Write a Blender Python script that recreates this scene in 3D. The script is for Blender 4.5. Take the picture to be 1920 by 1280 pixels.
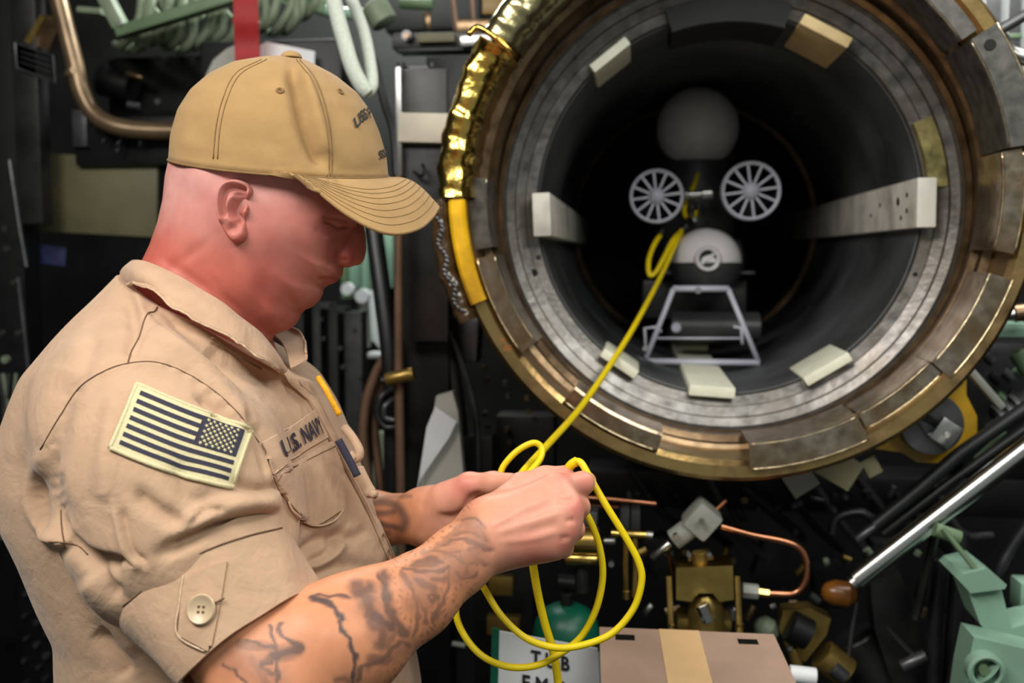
import bpy, bmesh, math, random
import numpy as np
from mathutils import Vector, Matrix
from mathutils.bvhtree import BVHTree
random.seed(7); np.random.seed(7)
for o in list(bpy.data.objects): bpy.data.objects.remove(o)
SC = bpy.context.scene
COL = SC.collection
R_ = math.radians

# ------------------------------------------------------------------ camera
FPX = 1900.0                      # focal length in pixels of the 1920x1280 frame
CAMPOS = np.array([0.0, 0.0, 1.50])
VPX, VPY = 1190.0, 480.0          # where the tube axis (+Y) vanishes
_yaw = math.atan((VPX - 960) / FPX)
_pit = math.atan((640 - VPY) / math.hypot(FPX, VPX - 960))
cam_d = bpy.data.cameras.new('camera'); cam = bpy.data.objects.new('camera', cam_d)
COL.objects.link(cam); SC.camera = cam
cam_d.sensor_width = 36.0; cam_d.lens = FPX * 36.0 / 1920.0
cam_d.clip_start = 0.02
fw = Vector((-math.sin(_yaw) * math.cos(_pit), math.cos(_yaw) * math.cos(_pit), -math.sin(_pit)))
rt = Vector((math.cos(_yaw), math.sin(_yaw), 0)); up = rt.cross(fw)
RC = np.array([list(rt), list(up), list(fw)]).T       # columns right, up, forward
mw = Matrix((( rt.x, up.x, -fw.x, CAMPOS[0]), (rt.y, up.y, -fw.y, CAMPOS[1]), (rt.z, up.z, -fw.z, CAMPOS[2]), (0, 0, 0, 1)))
cam.matrix_world = mw
cam_d.dof.use_dof = True; cam_d.dof.focus_distance = 0.90; cam_d.dof.aperture_fstop = 5.0

# ------------------------------------------------------------------ light
wd = bpy.data.worlds.new('World'); SC.world = wd; wd.use_nodes = True
bg = wd.node_tree.nodes['Background']; bg.inputs[0].default_value = (0.86, 0.95, 0.90, 1); bg.inputs[1].default_value = 0.21
def area(name, loc, target, sx, sy, power, col):
    l = bpy.data.lights.new(name, 'AREA'); l.shape = 'RECTANGLE'; l.size = sx; l.size_y = sy
    l.energy = power; l.color = col
    o = bpy.data.objects.new(name, l); COL.objects.link(o); o.location = loc
    o.rotation_euler = (Vector(target) - Vector(loc)).to_track_quat('-Z', 'Y').to_euler()
    return o
area('ceiling_light_key', (-0.80, -0.05, 2.50), (-0.25, 0.85, 1.35), 1.1, 0.45, 30, (1.0, 0.96, 0.90))
area('ceiling_light_aisle', (0.80, -0.40, 2.50), (0.30, 1.2, 1.40), 1.2, 0.35, 19, (0.97, 1.0, 0.95))
area('ceiling_light_far_aisle', (0.85, 1.75, 2.50), (0.76, 2.1, 1.95), 0.5, 0.2, 15, (1.0, 1.0, 1.0))
area('ceiling_light_passage', (-0.62, 2.15, 2.40), (-0.66, 2.50, 1.45), 0.3, 0.2, 20, (0.95, 1.0, 0.95))
area('added_ring_light', (0.70, 0.95, 2.62), (0.55, 1.10, 1.5), 1.1, 0.35, 12, (1.0, 0.98, 0.92))  # unseen lamp added so the lower ring faces have something bright to reflect
SC.view_settings.view_transform = 'Standard'; SC.view_settings.look = 'None'
SC.view_settings.gamma = 1.0; SC.view_settings.use_curve_mapping = False
SC.view_settings.exposure = 0.0

# ------------------------------------------------------------------ coordinates
def C(px, py, d):                 # camera-frame point (right, up, depth)
    return np.array([(px - 960) * d / FPX, (640 - py) * d / FPX, d])
def W(v):                         # camera frame -> world, array or single
    v = np.asarray(v, float); return v @ RC.T + CAMPOS
def P(px, py, d): return W(C(px, py, d))
def PY(px, py, Y):                # world point where a pixel ray meets the plane y = Y
    r = RC @ np.array([(px - 960) / FPX, (640 - py) / FPX, 1.0]); return CAMPOS + r * (Y / r[1])
def pxm(Y): return Y / FPX        # metres per pixel on a plane at Y

# ------------------------------------------------------------------ object helpers
def tag(o, label=None, cat=None, group=None, kind=None):
    if label: o['label'] = label
    if cat: o['category'] = cat
    if group: o['group'] = group
    if kind: o['kind'] = kind
    return o
def link(o, parent=None):
    COL.objects.link(o)
    if parent is not None:
        o.parent = parent; o.matrix_parent_inverse = Matrix.Translation(-Vector(parent.location)) if parent.parent is None else Matrix.Identity(4)
    return o
def thing(name, label, cat, loc=(0, 0, 0), group=None):
    o = bpy.data.objects.new(name, None); o.empty_display_size = 0.05; o.location = loc; COL.objects.link(o)
    return tag(o, label, cat, group)
def mesh(name, V, F, mat, parent=None, smooth=True, recalc=True, auto=None):
    me = bpy.data.meshes.new(name)
    V = np.asarray(V, float)
    me.from_pydata([tuple(v) for v in V], [], [tuple(int(i) for i in f) for f in F])
    if recalc:
        bm = bmesh.new(); bm.from_mesh(me); bmesh.ops.recalc_face_normals(bm, faces=bm.faces); bm.to_mesh(me); bm.free()
    if mat is not None: me.materials.append(mat)
    if smooth:
        me.polygons.foreach_set('use_smooth', [True] * len(me.polygons))
        if auto: me.set_sharp_from_angle(angle=R_(auto))
    o = bpy.data.objects.new(name, me)
    return link(o, parent)
class MB:                         # collects shapes, builds one mesh
    def __init__(s): s.V = []; s.F = []
    def add(s, V, F):
        n = len(s.V); s.V += [tuple(v) for v in V]; s.F += [tuple(i + n for i in f) for f in F]; return s
    def build(s, name, mat, parent=None, smooth=True, auto=35): return mesh(name, s.V, s.F, mat, parent, smooth, True, auto)
def box_vf(c, size, rot=None, bev=0.0):
    bm = bmesh.new(); bmesh.ops.create_cube(bm, size=1.0)
    for v in bm.verts: v.co = Vector((v.co.x * size[0], v.co.y * size[1], v.co.z * size[2]))
    if bev > 0: bmesh.ops.bevel(bm, geom=bm.edges[:], offset=min(bev, min(size) * 0.45), segments=2, affect='EDGES', profile=0.6)
    M = rot.to_matrix() if rot is not None and not isinstance(rot, Matrix) else rot
    bm.verts.ensure_lookup_table()
    V = []
    for v in bm.verts:
        p = (M @ v.co) if M is not None else v.co
        V.append((p.x + c[0], p.y + c[1], p.z + c[2]))
    F = [[v.index for v in f.verts] for f in bm.faces]; bm.free()
    return V, F
def roty(deg): return Matrix.Rotation(R_(deg), 3, 'Y')
def catmull(P_, n=8):
    P_ = [np.asarray(p, float) for p in P_]
    if len(P_) < 3: return P_
    Q = [2 * P_[0] - P_[1]] + P_ + [2 * P_[-1] - P_[-2]]; out = []
    for i in range(1, len(Q) - 2):
        a, b, c, d = Q[i - 1:i + 3]
        for t in np.linspace(0, 1, n, endpoint=False):
            out.append(0.5 * ((2 * b) + (-a + c) * t + (2 * a - 5 * b + 4 * c - d) * t * t + (-a + 3 * b - 3 * c + d) * t ** 3))
    out.append(P_[-1]); return out
def tube_vf(pts, r, n=10, cap=True):
    pts = [np.asarray(p, float) for p in pts]; m = len(pts)
    rr = r if hasattr(r, '__len__') else [r] * m
    V = []; F = []; nrm = None
    for i in range(m):
        t = pts[min(i + 1, m - 1)] - pts[max(i - 1, 0)]; t = t / (np.linalg.norm(t) + 1e-12)
        if nrm is None:
            a = np.array([0, 0, 1.0]) if abs(t[2]) < 0.9 else np.array([1.0, 0, 0]); nrm = np.cross(t, a)
        nrm = nrm - t * nrm.dot(t); nrm /= np.linalg.norm(nrm) + 1e-12; b = np.cross(t, nrm)
        for k in range(n):
            a = 2 * math.pi * k / n; V.append(pts[i] + rr[i] * (math.cos(a) * nrm + math.sin(a) * b))
    for i in range(m - 1):
        for k in range(n):
            F.append((i * n + k, i * n + (k + 1) % n, (i + 1) * n + (k + 1) % n, (i + 1) * n + k))
    if cap: F.append(tuple(range(n))[::-1]); F.append(tuple((m - 1) * n + k for k in range(n)))
    return V, F
def lathe_vf(prof, o, ax, n=48, a0=0.0, a1=360.0, closed=False):
    """prof: (r, t) along the axis from o; a partial sweep is closed with end faces when closed=True (prof a loop)"""
    o = np.asarray(o, float); ax = np.asarray(ax, float); ax = ax / np.linalg.norm(ax)
    e1 = np.cross(np.array([0, 0, 1.0]) if abs(ax[2]) < 0.9 else np.array([0, 1.0, 0]), ax); e1 /= np.linalg.norm(e1); e2 = np.cross(ax, e1)
    full = abs(a1 - a0) >= 359.9; m = n if full else n + 1; k = len(prof); V = []; F = []
    for i in range(m):
        a = R_(a0 + (a1 - a0) * i / n); d = math.cos(a) * e1 + math.sin(a) * e2
        for r, t in prof: V.append(o + ax * t + d * r)
    ke = k if closed else k - 1
    for i in range(n):
        j = (i + 1) % m
        for q in range(ke):
            F.append((i * k + q, j * k + q, j * k + (q + 1) % k, i * k + (q + 1) % k))
    if not full and closed: F.append(tuple(range(k))[::-1]); F.append(tuple((m - 1) * k + q for q in range(k)))
    return V, F
def grid_vf(G):                   # G[i][j] points
    n = len(G); m = len(G[0]); V = [p for row in G for p in row]
    return V, [(i * m + j, i * m + j + 1, (i + 1) * m + j + 1, (i + 1) * m + j) for i in range(n - 1) for j in range(m - 1)]
def slab_vf(G, N, th):            # thick sheet from a grid of points and normals
    n = len(G); m = len(G[0]); A = [np.asarray(p) + th * np.asarray(q) for r, s in zip(G, N) for p, q in zip(r, s)]; B = [np.asarray(p) for r in G for p in r]
    V = A + B; o = n * m; F = []
    for i in range(n - 1):
        for j in range(m - 1):
            a, b, c, d = i * m + j, i * m + j + 1, (i + 1) * m + j + 1, (i + 1) * m + j
            F += [(a, b, c, d), (d + o, c + o, b + o, a + o)]
    rim = [i * m for i in range(n)] + [(n - 1) * m + j for j in range(1, m)] + [i * m + m - 1 for i in range(n - 2, -1, -1)] + [j for j in range(m - 2, 0, -1)]
    for q in range(len(rim)):
        a, b = rim[q], rim[(q + 1) % len(rim)]; F.append((a, b, b + o, a + o))
    return V, F

# ------------------------------------------------------------------ materials
def srgb(r, g, b):
    f = lambda c: (c / 12.92 if c <= 0.04045 else ((c + 0.055) / 1.055) ** 2.4)
    return (f(r / 255), f(g / 255), f(b / 255))
def mat(name, col, *a, paint=(), **k):
    m = mat0(name, col, *a, **k); nt = m.node_tree; b = nt.nodes['Principled BSDF']; L = nt.links.new
    for pc, sc, thr, off in paint:                    # flakes of old paint
        tc = nt.nodes.new('ShaderNodeTexCoord'); mp = nt.nodes.new('ShaderNodeMapping'); mp.inputs['Location'].default_value = (off, off * 0.7, -off); L(tc.outputs['Object'], mp.inputs['Vector'])
        nz = nt.nodes.new('ShaderNodeTexNoise'); nz.inputs['Scale'].default_value = sc; nz.inputs['Detail'].default_value = 7; nz.inputs['Roughness'].default_value = 0.6; L(mp.outputs[0], nz.inputs['Vector'])
        rp = nt.nodes.new('ShaderNodeValToRGB'); rp.color_ramp.elements[0].position = thr; rp.color_ramp.elements[1].position = thr + 0.03; L(nz.outputs['Fac'], rp.inputs['Fac'])
        for sock, val in (('Base Color', (*pc, 1)), ('Metallic', 0.0)):
            src = b.inputs[sock].links[0].from_socket if b.inputs[sock].is_linked else None
            mx = nt.nodes.new('ShaderNodeMix'); mx.data_type = 'RGBA' if sock == 'Base Color' else 'FLOAT'; i, j, o = (6, 7, 2) if sock == 'Base Color' else (2, 3, 0)
            L(rp.outputs['Color'], mx.inputs[0])
            if src is not None: L(src, mx.inputs[i])
            else: mx.inputs[i].default_value = b.inputs[sock].default_value
            mx.inputs[j].default_value = val; L(mx.outputs[o], b.inputs[sock])
    return m
def mat0(name, col, rough=0.5, metal=0.0, var=0.15, scale=30.0, bump=0.0, bscale=120.0, col2=None, mix=0.5, sharp=0.12, spec=0.5, sheen=0.0, sub=0.0, coat=0.0, bdist=0.002):
    m = bpy.data.materials.new(name); m.use_nodes = True; nt = m.node_tree; b = nt.nodes['Principled BSDF']
    N = lambda t: nt.nodes.new(t); L = nt.links.new
    tc = N('ShaderNodeTexCoord'); nz = N('ShaderNodeTexNoise'); nz.inputs['Scale'].default_value = scale; nz.inputs['Detail'].default_value = 5
    L(tc.outputs['Object'], nz.inputs['Vector'])
    rp = N('ShaderNodeValToRGB'); c = np.array(col); d = np.clip(c * (1 - var), 0, 1); e = np.clip(c * (1 + var), 0, 1)
    rp.color_ramp.elements[0].position = 0.3; rp.color_ramp.elements[1].position = 0.7
    rp.color_ramp.elements[0].color = (*d, 1); rp.color_ramp.elements[1].color = (*e, 1)
    L(nz.outputs['Fac'], rp.inputs['Fac']); out = rp.outputs['Color']
    if col2 is not None:
        n2 = N('ShaderNodeTexNoise'); n2.inputs['Scale'].default_value = scale * 0.37; n2.inputs['Detail'].default_value = 4; L(tc.outputs['Object'], n2.inputs['Vector'])
        r2 = N('ShaderNodeValToRGB'); p = 1 - mix; lo = 0.35 + 0.3 * p
        r2.color_ramp.elements[0].position = max(0, lo - sharp); r2.color_ramp.elements[1].position = min(1, lo + sharp)
        L(n2.outputs['Fac'], r2.inputs['Fac'])
        mx = N('ShaderNodeMix'); mx.data_type = 'RGBA'; L(r2.outputs['Color'], mx.inputs[0]); L(out, mx.inputs[6]); mx.inputs[7].default_value = (*col2, 1); out = mx.outputs[2]
    L(out, b.inputs['Base Color'])
    b.inputs['Roughness'].default_value = rough; b.inputs['Metallic'].default_value = metal; b.inputs['Specular IOR Level'].default_value = spec
    if sheen: b.inputs['Sheen Weight'].default_value = sheen
    if coat: b.inputs['Coat Weight'].default_value = coat
    if sub: b.inputs['Subsurface Weight'].default_value = sub; b.inputs['Subsurface Radius'].default_value = (0.008, 0.003, 0.0015); b.inputs['Subsurface Scale'].default_value = 1.0
    if bump:
        n3 = N('ShaderNodeTexNoise'); n3.inputs['Scale'].default_value = bscale; n3.inputs['Detail'].default_value = 4; L(tc.outputs['Object'], n3.inputs['Vector'])
        bp = N('ShaderNodeBump'); bp.inputs['Strength'].default_value = bump; bp.inputs['Distance'].default_value = bdist
        L(n3.outputs['Fac'], bp.inputs['Height']); L(bp.outputs['Normal'], b.inputs['Normal'])
    return m
def emit(name, col, s):
    m = bpy.data.materials.new(name); m.use_nodes = True; b = m.node_tree.nodes['Principled BSDF']
    b.inputs['Base Color'].default_value = (*col, 1); b.inputs['Emission Color'].default_value = (*col, 1); b.inputs['Emission Strength'].default_value = s; return m
M = {}
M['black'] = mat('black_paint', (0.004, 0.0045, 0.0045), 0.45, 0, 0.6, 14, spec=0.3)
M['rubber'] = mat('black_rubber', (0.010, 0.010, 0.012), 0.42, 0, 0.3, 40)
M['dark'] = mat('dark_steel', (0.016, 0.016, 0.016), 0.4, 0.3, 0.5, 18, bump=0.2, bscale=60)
M['bulk'] = mat('bulkhead_paint', (0.006, 0.0065, 0.006), 0.55, 0, 0.6, 7, bump=0.3, bscale=20, spec=0.25)
M['gun'] = mat('gunmetal', (0.09, 0.09, 0.095), 0.36, 0.7, 0.4, 22, bump=0.15, bscale=90)
M['steel'] = mat('bare_steel', (0.46, 0.45, 0.44), 0.28, 1.0, 0.2, 26, bump=0.06, bscale=150)
M['chrome'] = mat('polished_steel', (0.66, 0.65, 0.63), 0.22, 1.0, 0.08, 20)
M['face'] = mat('worn_grey_steel', (0.17, 0.158, 0.148), 0.33, 0.8, 0.5, 50, bump=0.2, bscale=110, col2=(0.15, 0.13, 0.11), mix=0.35, sharp=0.15)
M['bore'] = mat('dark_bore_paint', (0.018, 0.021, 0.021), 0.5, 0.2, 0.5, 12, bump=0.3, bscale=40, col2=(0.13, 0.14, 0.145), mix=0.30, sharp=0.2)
M['bronze'] = mat('worn_bronze', (0.38, 0.24, 0.11), 0.25, 0.9, 0.5, 45, bump=0.25, bscale=55, col2=(0.46, 0.32, 0.12), mix=0.38, sharp=0.15, paint=((srgb(222, 166, 16), 7, 0.655, 1.3), (srgb(190, 84, 30), 9, 0.665, 4.2)))
M['brownmet'] = mat('stained_brown_metal', (0.17, 0.11, 0.06), 0.28, 0.8, 0.5, 40, bump=0.2, bscale=60)
M['lug'] = mat('worn_lug_steel', (0.44, 0.37, 0.29), 0.22, 0.95, 0.45, 60, bump=0.3, bscale=60, col2=(0.34, 0.20, 0.09), mix=0.4, sharp=0.2)
M['lugdark'] = mat('grey_lug', (0.075, 0.07, 0.062), 0.45, 0.5, 0.5, 60, bump=0.15, bscale=80)
M['yellowpaint'] = mat('yellow_paint', srgb(232, 178, 10), 0.42, 0, 0.25, 30, col2=srgb(150, 105, 20), mix=0.3)
M['orangepaint'] = mat('orange_primer', srgb(214, 84, 30), 0.45, 0, 0.3, 40, col2=srgb(150, 90, 30), mix=0.4)
M['foil'] = mat('gold_film', (0.72, 0.45, 0.10), 0.2, 1.0, 0.3, 22, bump=0.7, bscale=45, col2=(0.85, 0.62, 0.16), mix=0.5, bdist=0.004, paint=((srgb(226, 84, 30), 16, 0.68, 2.0),))
M['film'] = mat('greenish_gold_film', (0.42, 0.35, 0.18), 0.24, 0.95, 0.35, 12, bump=0.4, bscale=30, col2=(0.30, 0.30, 0.16), mix=0.45, bdist=0.006)
M['wrap'] = mat('brown_plastic_wrap', (0.060, 0.034, 0.015), 0.2, 0.1, 0.5, 25, bump=0.8, bscale=45, coat=0.6, bdist=0.004)
M['cream'] = mat('cream_plastic', (0.70, 0.62, 0.44), 0.5, 0, 0.08, 40, bump=0.06)
M['creamw'] = mat('pale_cream_plastic', (0.72, 0.72, 0.58), 0.5, 0, 0.08, 40)
M['tanpad'] = mat('amber_wood_pad', (0.62, 0.46, 0.22), 0.5, 0, 0.15, 40)
M['rail'] = mat('white_rail_plastic', (0.62, 0.59, 0.53), 0.5, 0, 0.1, 35, col2=(0.3, 0.28, 0.25), mix=0.15)
M['uuv'] = mat('grey_vehicle_shell', (0.66, 0.63, 0.65), 0.35, 0, 0.06, 30)
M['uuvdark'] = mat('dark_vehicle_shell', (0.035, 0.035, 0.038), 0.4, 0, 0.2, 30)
M['wheel'] = mat('pale_grey_plastic', (0.46, 0.46, 0.54), 0.4, 0, 0.06, 30)
M['cable'] = mat('yellow_cable', srgb(232, 204, 14), 0.45, 0, 0.06, 60, spec=0.4)
M['brass'] = mat('brass', (0.56, 0.38, 0.11), 0.26, 1.0, 0.3, 24, bump=0.1, bscale=70)
M['brassdull'] = mat('dull_brass', (0.30, 0.20, 0.055), 0.36, 0.8, 0.4, 20, bump=0.2, bscale=60)
M['copper'] = mat('copper', (0.55, 0.23, 0.12), 0.28, 1.0, 0.25, 30)
M['green'] = mat('seafoam_paint', srgb(122, 154, 134), 0.5, 0, 0.12, 15)
M['greend'] = mat('dull_green_paint', srgb(88, 110, 80), 0.5, 0, 0.2, 15)
M['teal'] = mat('teal_green_paint', srgb(6, 88, 66), 0.4, 0, 0.12, 15)
M['olive'] = mat('olive_panel', srgb(92, 88, 62), 0.55, 0, 0.25, 8)
M['hosegreen'] = mat('pale_green_hose', srgb(112, 124, 102), 0.55, 0, 0.15, 40)
M['hosewhite'] = mat('braided_white_hose', srgb(196, 204, 192), 0.5, 0, 0.10, 200, bump=0.7, bscale=420)
M['red'] = mat('red_webbing', srgb(150, 24, 24), 0.6, 0, 0.15, 60, bump=0.3, bscale=300)
M['paper'] = mat('white_paper', srgb(214, 214, 216), 0.7, 0, 0.05, 20, bump=0.15, bscale=25)
M['bag'] = mat('grey_plastic_bag', srgb(168, 166, 158), 0.5, 0, 0.15, 14, bump=0.5, bscale=20)
M['tape'] = mat('cream_tape', srgb(206, 198, 182), 0.6, 0, 0.08, 30)
M['board'] = mat('brown_fibreboard', srgb(166, 138, 120), 0.6, 0, 0.10, 18, bump=0.08)
M['boardtape'] = mat('tan_masking_tape', srgb(214, 176, 128), 0.6, 0, 0.05, 30)
M['white'] = mat('white_paint', srgb(220, 222, 224), 0.5, 0, 0.05, 20)
M['ink'] = mat('black_ink', (0.012, 0.012, 0.014), 0.7, 0, 0.2, 60)
M['orange'] = mat('amber_plastic', srgb(104, 62, 20), 0.3, 0, 0.3, 30)
M['yelbr'] = mat('yellow_bracket_paint', srgb(196, 150, 20), 0.42, 0, 0.3, 18, col2=srgb(120, 90, 20), mix=0.3)
M['tag'] = mat('cream_label', srgb(170, 164, 128), 0.6, 0, 0.1, 30)
M['tagg'] = mat('grey_label', srgb(150, 150, 142), 0.6, 0, 0.1, 30)
M['brownp'] = mat('brown_pipe', srgb(112, 86, 68), 0.4, 0.3, 0.2, 20)
M['pipe'] = mat('dull_bronze_pipe', srgb(120, 100, 76), 0.34, 0.55, 0.35, 16)
M['blue'] = mat('blue_label', srgb(40, 46, 84), 0.5, 0, 0.3, 60)
M['strip'] = mat('white_locker_paint', srgb(226, 230, 230), 0.4, 0, 0.05, 20)
# ================================================================== the setting
def struct(name, V, F, m, parent=None, smooth=False):
    o = mesh(name, V, F, m, parent, smooth); o['kind'] = 'structure'; return o
YB = 2.75                                             # bulkhead plane
struct('floor', *box_vf((0.2, 1.0, -0.03), (5.2, 4.4, 0.06)), M['bulk'])
_o = struct('wall_back', *box_vf((0.2, YB + 0.05, 1.4), (5.2, 0.10, 2.8)), M['bulk'])
struct('wall_left', *box_vf((-2.35, 1.0, 1.4), (0.10, 4.4, 2.8)), M['bulk'])
struct('wall_right', *box_vf((2.75, 1.0, 1.4), (0.10, 4.4, 2.8)), M['bulk'])
struct('ceiling', *box_vf((0.2, 1.0, 2.83), (5.2, 4.4, 0.06)), M['bulk'])

# ================================================================== torpedo tube breech
YC = 1.50
AX = PY(1360, 388, YC); AXX, AXZ = AX[0], AX[2]
def ring(prof, a0=0, a1=360, n=96, ox=0.0, oz=0.0, loop=True):
    """prof: list of (radius, y); swept about the tube axis; angles in degrees, 0 right, 90 up"""
    full = abs(a1 - a0) > 359.9; m = n if full else n + 1; k = len(prof); V = []; F = []
    for i in range(m):
        a = R_(a0 + (a1 - a0) * i / n)
        for r, y in prof: V.append((AXX + ox + r * math.cos(a), y, AXZ + oz + r * math.sin(a)))
    ke = k if loop else k - 1
    for i in range(n):
        j = (i + 1) % m
        for q in range(ke): F.append((i * k + q, j * k + q, j * k + (q + 1) % k, i * k + (q + 1) % k))
    if not full and loop: F.append(tuple(range(k))[::-1]); F.append(tuple((m - 1) * k + q for q in range(k)))
    return V, F
def sector(r0, r1, y0, y1, a0, a1, bev=0.003, ox=0.0, oz=0.0):
    b = bev; prof = [(r0 + b, y0), (r1 - b, y0), (r1, y0 + b), (r1, y1), (r0, y1), (r0, y0 + b)]
    return ring(prof, a0, a1, max(4, int(abs(a1 - a0) / 2)), ox, oz)
tube = thing('torpedo_tube', 'open torpedo tube breech with worn bronze locking ring, filling the right half', 'torpedo tube', (AXX, YC, AXZ - 0.40))
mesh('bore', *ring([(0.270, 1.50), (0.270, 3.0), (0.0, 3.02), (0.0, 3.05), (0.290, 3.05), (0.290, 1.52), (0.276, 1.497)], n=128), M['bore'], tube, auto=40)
mesh('face_ring', *ring([(0.271, 1.500), (0.274, 1.493), (0.288, 1.489), (0.2885, 1.484), (0.302, 1.478), (0.303, 1.471), (0.314, 1.466), (0.317, 1.459), (0.335, 1.459), (0.335, 1.56), (0.271, 1.56)], n=160), M['face'], tube, auto=25)
mesh('seal_groove', *ring([(0.3175, 1.462), (0.3175, 1.452), (0.3235, 1.445), (0.326, 1.455), (0.326, 1.47)], n=128), M['brownmet'], tube, auto=30)
OZ = 0.010
mesh('collar_ring', *ring([(0.324, 1.46), (0.325, 1.425), (0.333, 1.418), (0.334, 1.405), (0.346, 1.400), (0.346, 1.47)], n=128, oz=OZ * 0.5), M['brownmet'], tube, auto=30)
mesh('locking_ring', *ring([(0.345, 1.47), (0.345, 1.375), (0.349, 1.345), (0.3555, 1.338), (0.3700, 1.336), (0.3760, 1.343), (0.3785, 1.36), (0.3785, 1.47), (0.372, 1.56), (0.340, 1.56)], n=192, oz=OZ), M['bronze'], tube, auto=30)
# bayonet lugs: inner radius, outer radius, front, back, start angle, end angle, material
lugs = [(0.327, 0.358, 1.343, 1.42, 34.5, 57, 'lugdark'), (0.327, 0.366, 1.318, 1.42, 9, 33.5, 'lugdark'), (0.322, 0.350, 1.330, 1.42, -13, 8.5, 'lug'),
        (0.328, 0.360, 1.336, 1.42, -41, -18, 'lug'), (0.326, 0.350, 1.343, 1.42, -60.5, -41.3, 'lug'), (0.322, 0.358, 1.322, 1.42, -86.5, -61.5, 'lug'),
        (0.326, 0.352, 1.334, 1.42, -129, -106, 'lug'), (0.322, 0.349, 1.334, 1.42, -166, -143, 'lug'), (0.326, 0.352, 1.352, 1.42, 176, 192, 'lugdark'), (0.330, 0.352, 1.345, 1.42, 86, 127, 'lugdark')]
def onring(r, a, y, oz=OZ): return np.array([AXX + r * math.cos(R_(a)), y, AXZ + oz + r * math.sin(R_(a))])
M['brightedge'] = mat('bare_bronze_highlight', (0.72, 0.56, 0.36), 0.25, 1.0, 0.5, 80)
for r0, r1, y0, y1, a0, a1, m in lugs:
    lg = mesh('lug', *sector(r0, r1, y0, y1, a0, a1, oz=OZ), M[m], tube, auto=30)
    lg['label'] = 'bayonet lug with worn edges and bright highlight lines'
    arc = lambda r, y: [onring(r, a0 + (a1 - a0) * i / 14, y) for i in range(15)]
    mesh('worn_edge_highlight', *tube_vf(arc(r1 - 0.0015, y0 + 0.001), 0.0013, 6), M['brightedge'], lg)  # bright tubes put in as edge highlights along the worn bare metal
    mesh('worn_edge_highlight', *tube_vf([onring(r0 + 0.004, a1 - 0.15, y0 + 0.001), onring(r1 - 0.002, a1 - 0.15, y0 + 0.001)], 0.0010, 6), M['brightedge'], lg)
    mesh('worn_edge_highlight', *tube_vf(arc(r0 + 0.002, y0 + 0.002), 0.0010, 6), M['brightedge'], lg)
def onring(r, a, y, oz=OZ): return np.array([AXX + r * math.cos(R_(a)), y, AXZ + oz + r * math.sin(R_(a))])
# hole in the big lug's end face, holes in the tube face
def disc(name, c, nrm, r, th, m, parent, n=20): return mesh(name, *lathe_vf([(0, 0), (r * 0.96, 0), (r, th * 0.3), (r, th), (0, th)], c, nrm, n), m, parent, auto=40)
disc('bolt_hole', onring(0.345, 30.5, 1.3165), (0, 1, 0), 0.007, 0.002, M['bulk'], tube)
disc('face_hole', onring(0.292, 199, 1.4815, 0), (0, 1, 0), 0.006, 0.004, M['black'], tube)
disc('face_hole', onring(0.279, 195, 1.4895, 0), (0, 1, 0), 0.003, 0.004, M['black'], tube)
disc('face_hole', onring(0.281, -20, 1.4895, 0), (0, 1, 0), 0.003, 0.004, M['black'], tube)
# dark recess at the top of the mouth
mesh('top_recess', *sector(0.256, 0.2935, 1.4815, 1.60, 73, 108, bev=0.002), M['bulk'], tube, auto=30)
# paint left on the ring
mesh('paint_patch', *sector(0.3556, 0.3660, 1.3330, 1.35, -8, 6, bev=0.001, oz=OZ), M['yellowpaint'], tube, auto=30)
mesh('paint_patch', *sector(0.2750, 0.302, 1.4760, 1.49, 5, 24, bev=0.001), mat('yellow_grease', (0.27, 0.23, 0.09), 0.4, 0.6, 0.5, 60), tube, auto=30)
# film and wraps on the left of the ring
def wrap(name, a0, a1, r0, r1, y0, y1, m, amp, n=60, seedv=1, flare=0.0):
    rng = np.random.RandomState(seedv); k = 18; V = []; F = []
    A = rng.randn(n + 1, k); 
    for _ in range(4): A = (A + np.roll(A, 1, 0) + np.roll(A, -1, 0) + np.roll(A, 1, 1) + np.roll(A, -1, 1)) / 3.2
    for i in range(n + 1):
        t = i / n; a = R_(a0 + (a1 - a0) * t); g = 1 + flare * (t ** 6)
        for q in range(k):
            u = 2 * math.pi * q / k
            sx = abs(math.cos(u)) ** 0.6 * (1 if math.cos(u) > 0 else -1); sy = abs(math.sin(u)) ** 0.6 * (1 if math.sin(u) > 0 else -1)
            r = (r0 + r1) / 2 + (r1 - r0) / 2 * sx * g + amp * A[i, q]; y = (y0 + y1) / 2 + (y1 - y0) / 2 * sy * g + amp * A[i, (q + 5) % k]
            V.append((AXX + r * math.cos(a), y, AXZ + OZ + r * math.sin(a)))
    for i in range(n):
        for q in range(k): F.append((i * k + q, i * k + (q + 1) % k, (i + 1) * k + (q + 1) % k, (i + 1) * k + q))
    F.append(tuple(range(k))); F.append(tuple(n * k + q for q in range(k)))
    return mesh(name, V, F, M[m], tube, True, True, 60)
o = wrap('gold_film_wrap', 180.5, 148.5, 0.3430, 0.3930, 1.318, 1.46, 'foil', 0.0010, seedv=3, flare=0.10); o['label'] = 'crinkled gold film'
mesh('film_hem', *tube_vf(catmull([onring(0.398, 149.5, 1.31), onring(0.396, 147.5, 1.318), onring(0.374, 147.2, 1.316), onring(0.350, 147.8, 1.316), onring(0.338, 148.5, 1.322)], 6), 0.0042, 8), M['foil'], tube)
o = wrap('film_sheet', 146.5, 122, 0.3380, 0.3960, 1.326, 1.44, 'film', 0.0006, seedv=5); o['label'] = 'greenish gold film over the ring'
mesh('film_end', *tube_vf([onring(0.336, 122.4, 1.335), onring(0.360, 121.6, 1.331), onring(0.380, 122.2, 1.335)], 0.0030, 8), M['chrome'], tube)
o = wrap('brown_wrap', 181, 205.5, 0.3720, 0.4040, 1.322, 1.46, 'wrap', 0.0008, seedv=8); o['label'] = 'brown plastic wrap with braided stitching'
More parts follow.
